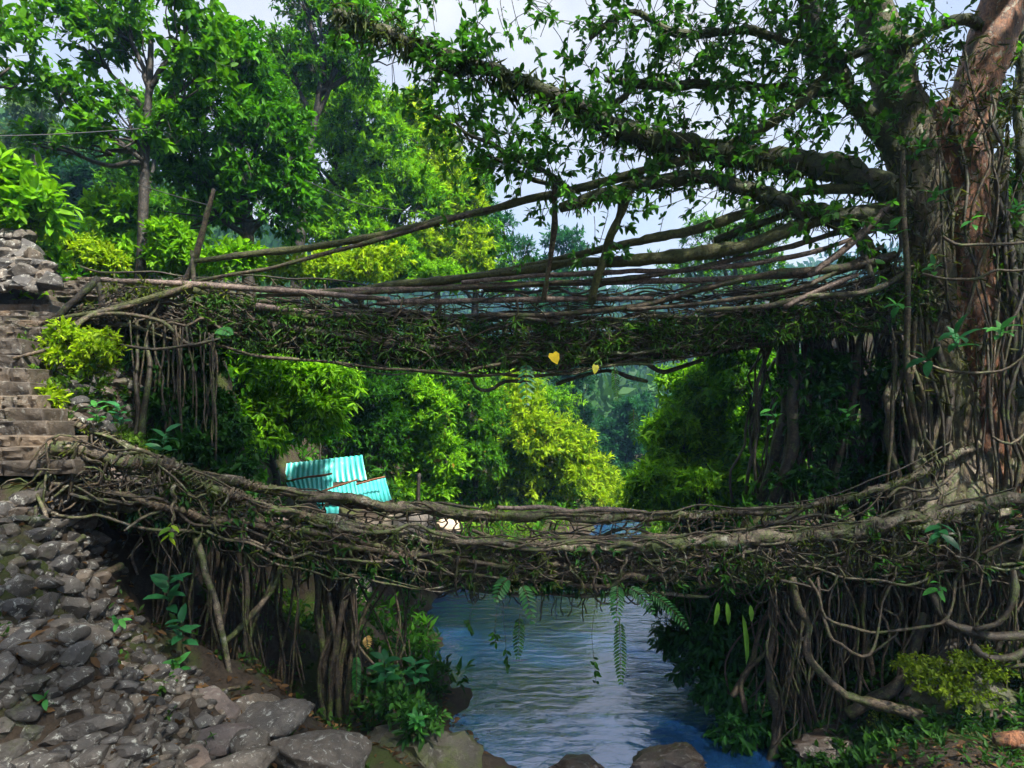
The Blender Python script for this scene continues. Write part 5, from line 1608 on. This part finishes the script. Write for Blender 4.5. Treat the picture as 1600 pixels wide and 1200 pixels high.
# ------------------------------------------------------------------ single plants
def sprig(label, base, tip, n, L, W, cA, cB, name='leafy_sprig', cat='plant', group=None, stem_r=0.006, spiral=True, droop=0.2, mat='leaf_gloss'):
    base, tip = np.array(base, float), np.array(tip, float)
    root = empty(name, base, label, cat, group)
    ms = MB()
    pth = wander(base, tip, 8, 0.02 * np.linalg.norm(tip - base))
    tube(ms, pth, np.linspace(stem_r, stem_r * 0.5, 8), 5)
    part('stem', ms, 'limb_moss', root)
    f = np.linspace(0.45, 1, n)
    b = np.stack([np.interp(f, np.linspace(0, 1, 8), pth[:, j]) for j in range(3)], 1)
    ax = nrm(tip - base)
    side = nrm(np.cross(ax, np.array([0.2, 1, 0.1])))
    oth = np.cross(ax, side)
    th = np.arange(n) * 2.4 + rng.uniform(0, 6)
    d = np.cos(th)[:, None] * side + np.sin(th)[:, None] * oth * 0.7 + ax * 0.5 + np.array([0, -0.15, -droop])
    up = np.array([0, -0.35, 1.0]) + rng.normal(0, 0.2, (n, 3))
    ln = L * rng.uniform(0.75, 1.15, n)
    col = lerp_col(cA, cB, rng.random(n), 0.12)
    for i in range(n):
        mb = MB()
        leaves(mb, b[i:i + 1], d[i:i + 1], up[i:i + 1], ln[i:i + 1], ln[i:i + 1] * W, col[i:i + 1], TB)
        part('leaf', mb, mat, root)
    return root


LG = ((0.03, 0.16, 0.04), (0.08, 0.32, 0.05))
TG = ((0.012, 0.085, 0.032), (0.035, 0.18, 0.055))
GS = 'young leafy sprigs on the great trunk and roots'
for lb, b, t, n, L, c in [
    ('bright green sprig high on the left of the great trunk', P(1392, 395, 10.5), P(1390, 348, 10.3), 7, 0.30, LG),
    ('fresh sprig on the dark stem fork near the top right', P(1408, 175, 10.7), P(1405, 140, 10.5), 6, 0.26, LG),
    ('bright sprig at mid height in front of the red stem', P(1462, 330, 10.6), P(1462, 300, 10.4), 6, 0.28, LG),
    ('small bright sprig on the trunk above the upper bridge end', P(1462, 440, 10.5), P(1458, 412, 10.3), 7, 0.22, LG),
    ('teal-green sprig where the upper bridge meets the trunk', P(1410, 490, 10.5), P(1400, 474, 10.3), 6, 0.25, LG),
    ('large pale teal sprig in front of the trunk below the upper bridge', P(1500, 560, 10.3), P(1492, 520, 10.0), 8, 0.36, TG),
    ('drooping teal leaf pair beside the large pale sprig', P(1458, 570, 10.3), P(1448, 560, 10.1), 4, 0.34, TG),
    ('green sprig at the right edge below the upper bridge end', P(1560, 540, 10.3), P(1566, 512, 10.1), 8, 0.3, LG),
    ('small sprig of round leaves on the red stem', P(1520, 360, 10.7), P(1518, 342, 10.5), 4, 0.22, LG),
    ('tuft of long leaves on the dark stem below the fork', P(1440, 245, 10.7), P(1438, 225, 10.5), 7, 0.22, LG),
    ('sprig hanging over the right end of the lower rail', P(1465, 800, 8.6), P(1470, 838, 8.3), 8, 0.26, TG),
    ('small sprig under the lower deck at the right', P(1470, 900, 8.6), P(1464, 925, 8.4), 6, 0.2, LG),
    ('sprig growing from the curtain of roots', P(1215, 670, 11.5), P(1205, 640, 11.3), 6, 0.24, LG),
    ('pale sprig in the dark behind the root curtain', P(1300, 640, 11.6), P(1295, 605, 11.4), 7, 0.24, TG),
    ('bright sprig low on the curtain of roots', P(1330, 665, 11.4), P(1325, 640, 11.2), 6, 0.22, LG),
    ('green sprig at the right edge beside the red stem', P(1585, 350, 10.8), P(1590, 320, 10.6), 9, 0.22, LG)]:
    sprig(lb, b, t, n, L, 0.42, *c, group=GS)
GP = 'broad-leaved young plants on the banks'
for lb, uvY, hgt, n, L, c in [
    ('sapling with narrow teal leaves in the dark under the lower bridge', (258, 985, 7.3), 85, 9, 0.26, TG),
    ('second sapling with broad leaves lower under the lower bridge', (285, 1030, 7.1), 60, 8, 0.22, TG),
    ('broad round-leaved plant on the rubble beside the stairs', (190, 690, 8.9), 55, 12, 0.17, TG),
    ('leafy plant left of the round-leaved plant on the rubble', (155, 680, 8.7), 48, 11, 0.15, LG),
    ('drooping umbrella-leaved plant under the upper bridge end', (255, 735, 9.3), 60, 9, 0.24, TG),
    ('small plant at the foot of the hanging roots on the stones', (285, 1075, 7.0), 40, 9, 0.15, LG),
    ('yellow-green leaves hanging at the left end of the lower deck', (272, 800, 7.4), -40, 7, 0.14, GR_Y),
    ('dark broad-leaved plant at the foot of the root pillar', (605, 1100, 8.6), 70, 12, 0.24, TG),
    ('dark leafy plant beside the water right of the root pillar', (650, 1095, 8.8), 60, 12, 0.22, TG),
    ('bright low plant on the tip of the muddy bank', (655, 1150, 8.1), 30, 14, 0.16, LG),
    ('bright seedling among the slope stones', (180, 985, 6.4), 18, 5, 0.13, LG),
    ('tiny seedling low among the slope stones', (75, 1105, 4.9), 14, 5, 0.09, LG),
    ('seedling in front of the flat purple slab', (190, 1100, 5.9), 18, 5, 0.11, LG)]:
    p = P(*uvY)
    tip = P(uvY[0] + rng.uniform(-8, 8), uvY[1] - hgt, uvY[2] - 0.15)
    sprig(lb, p, tip, n, L, 0.42, *c, group=GP, name='young_plant')


def frond(label, base, d, length, npair, leafL, leafW, cA, cB, bend=0.5, name='fern_frond', cat='fern', group=None, up=(0, -0.6, 0.6)):
    base = np.array(base, float)
    d = nrm(np.array(d, float))
    root = empty(name, base, label, cat, group)
    t = np.linspace(0, 1, 12)
    pth = base + d * (t * length)[:, None] + np.array([0, 0, -1.0]) * (bend * length * t ** 2)[:, None]
    ms = MB()
    tube(ms, pth, np.linspace(0.008, 0.002, 12), 5)
    part('stalk', ms, 'limb_moss', root)
    f = np.linspace(0.12, 1, npair)
    b = np.stack([np.interp(f, t, pth[:, j]) for j in range(3)], 1)
    tg = nrm(np.stack([np.interp(f, t, np.gradient(pth[:, j])) for j in range(3)], 1))
    upv = np.array(up, float)
    sd = nrm(np.cross(tg, upv))
    sz = leafL * np.sin(np.clip(f * 2.6 + 0.35, 0, math.pi)) ** 0.7
    for s_ in (-1, 1):
        n = npair
        mb = MB()
        dd = sd * s_ + tg * 0.55 + np.array([0, 0, -0.15])
        leaves(mb, b, dd, np.broadcast_to(upv, (n, 3)) + rng.normal(0, .12, (n, 3)), np.maximum(sz, leafL * .25), leafW, lerp_col(cA, cB, rng.random(n), 0.12))
        part('leaflets', mb, 'leaf_gloss', root, kind='stuff')
    return root


GFN = 'ferns hanging from the lower bridge'
FG = ((0.012, 0.08, 0.02), (0.04, 0.19, 0.035))
frond('broad feathered leaf hanging in the middle of the lower deck over the water', P(965, 915, 9.2), (-0.1, -0.5, 0.0), 0.42, 12, 0.15, 0.035, *FG, bend=0.9, group=GFN)
frond('second broad feathered leaf turned to the right over the water', P(980, 918, 9.15), (0.5, -0.4, 0.0), 0.40, 11, 0.14, 0.035, *FG, bend=0.7, group=GFN)
frond('cut-edged leaf left of the middle under the lower deck', P(795, 905, 9.2), (-0.3, -0.5, 0.1), 0.34, 8, 0.15, 0.05, *FG, bend=0.8, group=GFN)
frond('cut-edged leaf hanging straight down beside the other', P(815, 915, 9.2), (0.15, -0.4, 0), 0.4, 9, 0.14, 0.045, *FG, bend=1.0, group=GFN)
frond('dark narrow fern dangling deep below the deck over the water', P(968, 965, 9.2), (0, -0.15, -1), 0.75, 18, 0.13, 0.035, *GR_D, bend=0.2, group=GFN)
frond('long dark fern dangling left of the middle over the water', P(812, 960, 9.2), (-0.05, -0.1, -1), 0.5, 12, 0.12, 0.035, *GR_D, bend=0.2, group=GFN)
frond('green fern reaching right over the shrub at the water', P(1010, 925, 9.4), (0.7, -0.3, -0.2), 0.6, 15, 0.13, 0.03, *FG, bend=0.5, group=GFN)
frond('small fern hanging on the root pillar', P(557, 1020, 8.8), (0.05, -0.2, -1), 0.5, 16, 0.09, 0.03, *FG, bend=0.1, group=GFN)
frond('dry golden fern frond on the root pillar', P(572, 995, 8.8), (0.2, -0.5, 0.2), 0.17, 8, 0.08, 0.02, (0.30, 0.19, 0.05), (0.5, 0.33, 0.1), bend=0.9, group=GFN)
frond('green fern frond on the left part of the upper bridge', P(335, 520, 10.5), (0.6, -0.4, 0.3), 0.5, 14, 0.13, 0.035, *LG, bend=0.5, group='ferns on the upper bridge')
frond('cut-edged pale leaf hanging under the middle of the upper bridge', P(822, 568, 11.5), (0, -0.3, -0.2), 0.5, 8, 0.2, 0.06, (0.03, 0.13, 0.06), (0.06, 0.22, 0.08), bend=0.9, group='ferns on the upper bridge')
frond('fern tip dangling below the upper bridge against the blue valley', P(960, 570, 11.6), (0.05, -0.1, -1), 0.55, 14, 0.11, 0.03, *GR_D, bend=0.1, group='ferns on the upper bridge')
frond('dark hanging leaf spray in front of the blue valley', P(990, 640, 11.6), (0, -0.1, -1), 0.5, 10, 0.15, 0.035, *GR_D, bend=0.1, group='ferns on the upper bridge')


def single(label, u, v, Y, L, Wd, d, col, name, cat, mat='leaf', T=TB, group=None, up=(0, -1, 0.2)):
    mb = MB()
    leaves(mb, np.array([P(u, v, Y)]), np.array([d], float), np.array([up], float), np.array([L]), np.array([Wd]), np.array([col]), T)
    return thing(name, mb, mat, label, cat, group)


HT = (np.array([[0, 0, 0], [.2, 0, .01], [.6, 0, .02], [1, 0, -.08], [-.12, .3, .0], [.2, .5, .03], [.62, .36, .02], [-.12, -.3, .0], [.2, -.5, .03], [.62, -.36, .02]]),
      np.array([[0, 1, 5, 4], [1, 2, 6, 5], [0, 7, 8, 1], [1, 8, 9, 2]]), np.array([[2, 3, 6], [2, 9, 3]]))
single('yellow heart-shaped leaf on the side of the upper bridge', 864, 552, 11.2, 0.23, 0.20, (0.35, -0.5, -1), (0.62, 0.46, 0.02), 'heart_leaf', 'leaf', T=HT)
single('greenish-yellow leaf at the lower edge of the upper bridge', 931, 571, 11.3, 0.18, 0.12, (-0.2, -0.5, -1), (0.30, 0.30, 0.02), 'heart_leaf', 'leaf', T=HT)
for i, (u, v, L, lb) in enumerate([(1160, 960, 0.75, 'long bright strap leaf hanging from the lower deck'), (1135, 940, 0.35, 'short pale strap leaf left of the long bright one'),
                                   (1122, 940, 0.36, 'outermost short strap leaf towards the water'), (1172, 945, 0.25, 'short strap leaf just right of the long bright one')]):
    single(lb, u, v, 9.1, L, 0.075, (0.1 if i != 2 else -0.15, -0.05, -1), (0.16, 0.36, 0.04), 'strap_leaf', 'leaf', group='strap leaves under the lower deck')

# dangling threads with dark leaflets over the water
for lb, u, v0, v1, Y in [('dark leafy thread dangling nearest the pillar over the water', 775, 915, 1005, 9.3), ('dark leafy thread with the lowest leaflets over the bright water', 785, 1000, 1045, 9.3),
                         ('dark leafy thread dangling right of centre over the water', 932, 980, 1070, 9.3), ('dark leafy thread close under the deck left of centre', 735, 910, 985, 9.3)]:
    base = P(u, v0 if v0 < 950 else 905, Y)
    root = empty('hanging_vine', base, lb, 'vine', 'vines dangling over the water')
    ms, mb = MB(), MB()
    e = P(u + rng.uniform(-6, 10), v1, Y)
    pth = wander(base, e, 10, 0.03)
    tube(ms, pth, 0.004, 4)
    n = 9
    f = rng.uniform(0.72, 1, n)
    b = np.stack([np.interp(f, np.linspace(0, 1, 10), pth[:, j]) for j in range(3)], 1)
    leaves(mb, b, rng.normal(0, 0.5, (n, 3)) + np.array([0, 0, -0.7]), np.array([0, -1.0, 0.3]) + rng.normal(0, .3, (n, 3)), 0.11, 0.045, lerp_col(*GR_D, rng.random(n)))
    part('stem', ms, 'root_dark', root)
    part('foliage', mb, 'leaf', root)

# leafy shrub drooping to the water under the right half of the lower deck
make_tree('waterside_shrub', 'leafy green shrub drooping to the water under the right half of the lower bridge', (4.6, 11.2, gz(4.6, 11.2)),
          [lob(1080, 950, 11.2, 45, 35), lob(1120, 990, 11.0, 55, 50), lob(1165, 1030, 10.8, 45, 55), lob(1170, 1090, 10.6, 35, 35), lob(1190, 960, 10.8, 40, 45), lob(1060, 930, 12, 40, 25), lob(1140, 1090, 10.4, 40, 30), lob(1100, 1050, 10.9, 35, 35), lob(1180, 1130, 10.0, 35, 30), lob(1060, 1000, 11.6, 28, 30), lob(1150, 1150, 9.7, 30, 22)],
          1500, 10, 0.17, 0.34, (0.008, 0.055, 0.012), (0.035, 0.15, 0.02), trunk_r=0.06, droop=0.9, gap=-0.1, gapf=1.2, cat='shrub', twig=0.2, T=TB)
make_tree('bank_plant', 'low mossy plants on the muddy bank beside the water', (*P(640, 1140, 8.4)[:2], gz(*P(640, 1140, 8.4)[:2])),
          [lob(620, 1105, 8.6, 40, 18), lob(655, 1135, 8.3, 35, 18), lob(600, 1070, 9.0, 30, 20)], 150, 8, 0.13, 0.4, (0.015, 0.08, 0.02), (0.07, 0.20, 0.03), trunk_r=0.02, cat='plant', twig=0.1, gapf=2)
q_ = [hit(u_, v_) for u_, v_ in ((1500, 1050), (1440, 1085), (1555, 1075), (1590, 1030), (1400, 1120))]
make_tree('bank_plant', 'moss and small leaves crowding the rock under the great roots', q_[1],
          [(x_, (0.45, 0.25, 0.22)) for x_ in q_] + [lob(1455, 1055, 8.6, 45, 22), lob(1530, 1045, 8.5, 55, 24), lob(1500, 1085, 8.35, 60, 18)], 1000, 7, 0.06, 0.5, (0.05, 0.10, 0.006), (0.17, 0.24, 0.012), cat='plant', twig=0.05, gapf=2, trunk=False)
# leafy cover, coloured dark to stand in for deep shade, on the cliff under the upper bridge end and behind the root curtain
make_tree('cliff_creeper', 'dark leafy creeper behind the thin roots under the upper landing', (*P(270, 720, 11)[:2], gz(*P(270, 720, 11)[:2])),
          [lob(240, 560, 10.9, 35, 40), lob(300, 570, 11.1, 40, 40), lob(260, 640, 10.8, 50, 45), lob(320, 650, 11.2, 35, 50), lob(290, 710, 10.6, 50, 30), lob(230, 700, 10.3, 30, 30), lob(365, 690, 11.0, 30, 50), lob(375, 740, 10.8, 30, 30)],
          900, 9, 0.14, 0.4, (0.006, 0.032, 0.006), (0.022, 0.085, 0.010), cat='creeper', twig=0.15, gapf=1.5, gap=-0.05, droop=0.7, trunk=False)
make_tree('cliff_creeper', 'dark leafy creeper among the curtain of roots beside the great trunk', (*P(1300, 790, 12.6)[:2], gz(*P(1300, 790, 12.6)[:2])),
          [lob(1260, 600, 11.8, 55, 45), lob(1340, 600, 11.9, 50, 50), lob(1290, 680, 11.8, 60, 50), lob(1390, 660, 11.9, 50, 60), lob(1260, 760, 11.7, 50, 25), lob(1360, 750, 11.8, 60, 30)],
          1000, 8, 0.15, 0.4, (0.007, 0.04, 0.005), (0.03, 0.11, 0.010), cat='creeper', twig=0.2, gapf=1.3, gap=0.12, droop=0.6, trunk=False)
make_tree('slope_bush', 'green weeds on the bright rocky slope seen through the roots', (*P(440, 1010, 11.6)[:2], gz(*P(440, 1010, 11.6)[:2])),
          [lob(420, 930, 12.2, 35, 30), lob(450, 980, 11.8, 40, 35), lob(430, 1040, 11.2, 45, 25)],
          170, 8, 0.12, 0.3, (0.03, 0.10, 0.008), (0.13, 0.25, 0.02), cat='bush', twig=0.12, gapf=1.5, gap=0.05, droop=0.4, trunk=False)

# ------------------------------------------------------------------ undergrowth, litter: nobody could count it
def scatter(n, xr, yr, ok):
    x, y = rng.uniform(*xr, n), rng.uniform(*yr, n)
    xl, xr_ = np.interp(y, RIV[0], RIV[1]), np.interp(y, RIV[0], RIV[2])
    k = ((x < xl - 0.15) | (x > xr_ + 0.15)) & ok(x, y)
    x, y = x[k], y[k]
    return np.stack([x, y, H(x, y)], 1)


mu = MB()


def grow(pts, per, L, W, c, twig, lift=0.05, T=TA):
    n = len(pts)
    ax = nrm(rng.normal(0, 0.35, (n, 3)) + np.array([0, 0, 1.0]))
    clusters(mu, pts + np.array([0, 0, lift]), ax, per, L, W, *c, twig=twig, spread=0.9, droop=0.2, jit=0.25, T=T)


far_ok = lambda x, y: ~((x > -6.4) & (x < -2.4) & (y > 15.8) & (y < 20)) & ~((x < -5.4) & (y < 12.2))
grow(scatter(5000, (-22, 22), (11.0, 46), far_ok), 8, 0.28, 0.34, ((0.010, 0.06, 0.008), (0.06, 0.20, 0.012)), 0.6, T=TC)
grow(scatter(2200, (-5, 9), (20.5, 36), lambda x, y: x > -9), 8, 0.22, 0.34, ((0.03, 0.10, 0.008), (0.14, 0.26, 0.014)), 0.4, T=TC)
grow(scatter(2600, (-9, 13), (11.0, 22), lambda x, y: far_ok(x, y) & ((y > 12) | (x < 3))), 9, 0.2, 0.34, ((0.010, 0.05, 0.010), (0.04, 0.14, 0.015)), 0.35)
grow(scatter(1800, (-48, -12), (6, 55), lambda x, y: x < -11.5), 8, 0.5, 0.36, ((0.012, 0.07, 0.008), (0.07, 0.22, 0.012)), 1.2, T=TC)
# left slope: ferns and weeds between the stones and under the bridge
grow(scatter(1500, (-5.6, -1.2), (5.2, 12.5), lambda x, y: (y > 8.6) | (rng.random(len(x)) < 0.12)), 6, 0.10, 0.4, ((0.012, 0.05, 0.008), (0.06, 0.14, 0.02)), 0.12, 0.01)
grow(scatter(900, (-7.4, -5.2), (8.0, 11.6), lambda x, y: x > -5.55 - 0.75 * (y - 7.2)), 7, 0.10, 0.4, ((0.02, 0.07, 0.008), (0.10, 0.19, 0.015)), 0.12, 0.02)
grow(scatter(900, (-13, -8.2), (10, 14), lambda x, y: y > 11), 8, 0.16, 0.4, GR_B, 0.25, 0.02)
# right bank under the roots
grow(scatter(2400, (3.9, 10), (8.2, 11.5), lambda x, y: x > 3.9), 8, 0.13, 0.4, ((0.008, 0.04, 0.008), (0.04, 0.12, 0.015)), 0.15, 0.01)
grow(scatter(900, (3.9, 8), (6.5, 8.8), lambda x, y: rng.random(len(x)) < 0.45), 6, 0.09, 0.4, ((0.008, 0.04, 0.008), (0.04, 0.12, 0.015)), 0.1, 0.01)
link('undergrowth', mu.mesh('undergrowth', M['leaf']), None, kind='stuff')

mlit = MB()
p = np.concatenate([scatter(2600, (-5.5, -0.4), (4.5, 11.5), lambda x, y: x < 0), scatter(1500, (3.8, 9), (6.3, 10.5), lambda x, y: x > 3.8)])
n = len(p)
d = rng.normal(0, 1, (n, 3)) * np.array([1, 1, 0.25])
ln = rng.uniform(0.05, 0.14, n)
leaves(mlit, p + np.array([0, 0, 0.02]), d, np.array([0, 0, 1.0]) + rng.normal(0, 0.35, (n, 3)), ln, ln * 0.42, lerp_col((0.05, 0.028, 0.014), (0.24, 0.13, 0.055), rng.random(n) ** 2, 0.3))
link('leaf_litter', mlit.mesh('leaf_litter', M['leaf']), None, kind='stuff')

# ------------------------------------------------------------------ the air in the valley
hz_ = NT('haze')
pv = hz_.n('ShaderNodeVolumePrincipled')
pv.inputs['Color'].default_value = (0.27, 0.56, 1.0, 1)
pv.inputs['Density'].default_value = 0.0010
pv.inputs['Anisotropy'].default_value = 0.2
hz_.l(pv.outputs['Volume'], hz_.out.inputs['Volume'])
mb = MB()
x0, x1, y0, y1, z0, z1 = -380, 380, -360, 385, -4, 92
mb.add([(x0, y0, z0), (x1, y0, z0), (x1, y1, z0), (x0, y1, z0), (x0, y0, z1), (x1, y0, z1), (x1, y1, z1), (x0, y1, z1)],
       [[0, 3, 2, 1], [4, 5, 6, 7], [0, 1, 5, 4], [1, 2, 6, 5], [2, 3, 7, 6], [3, 0, 4, 7]])
link('haze', mb.mesh('haze', hz_.m, False), None, kind='stuff')
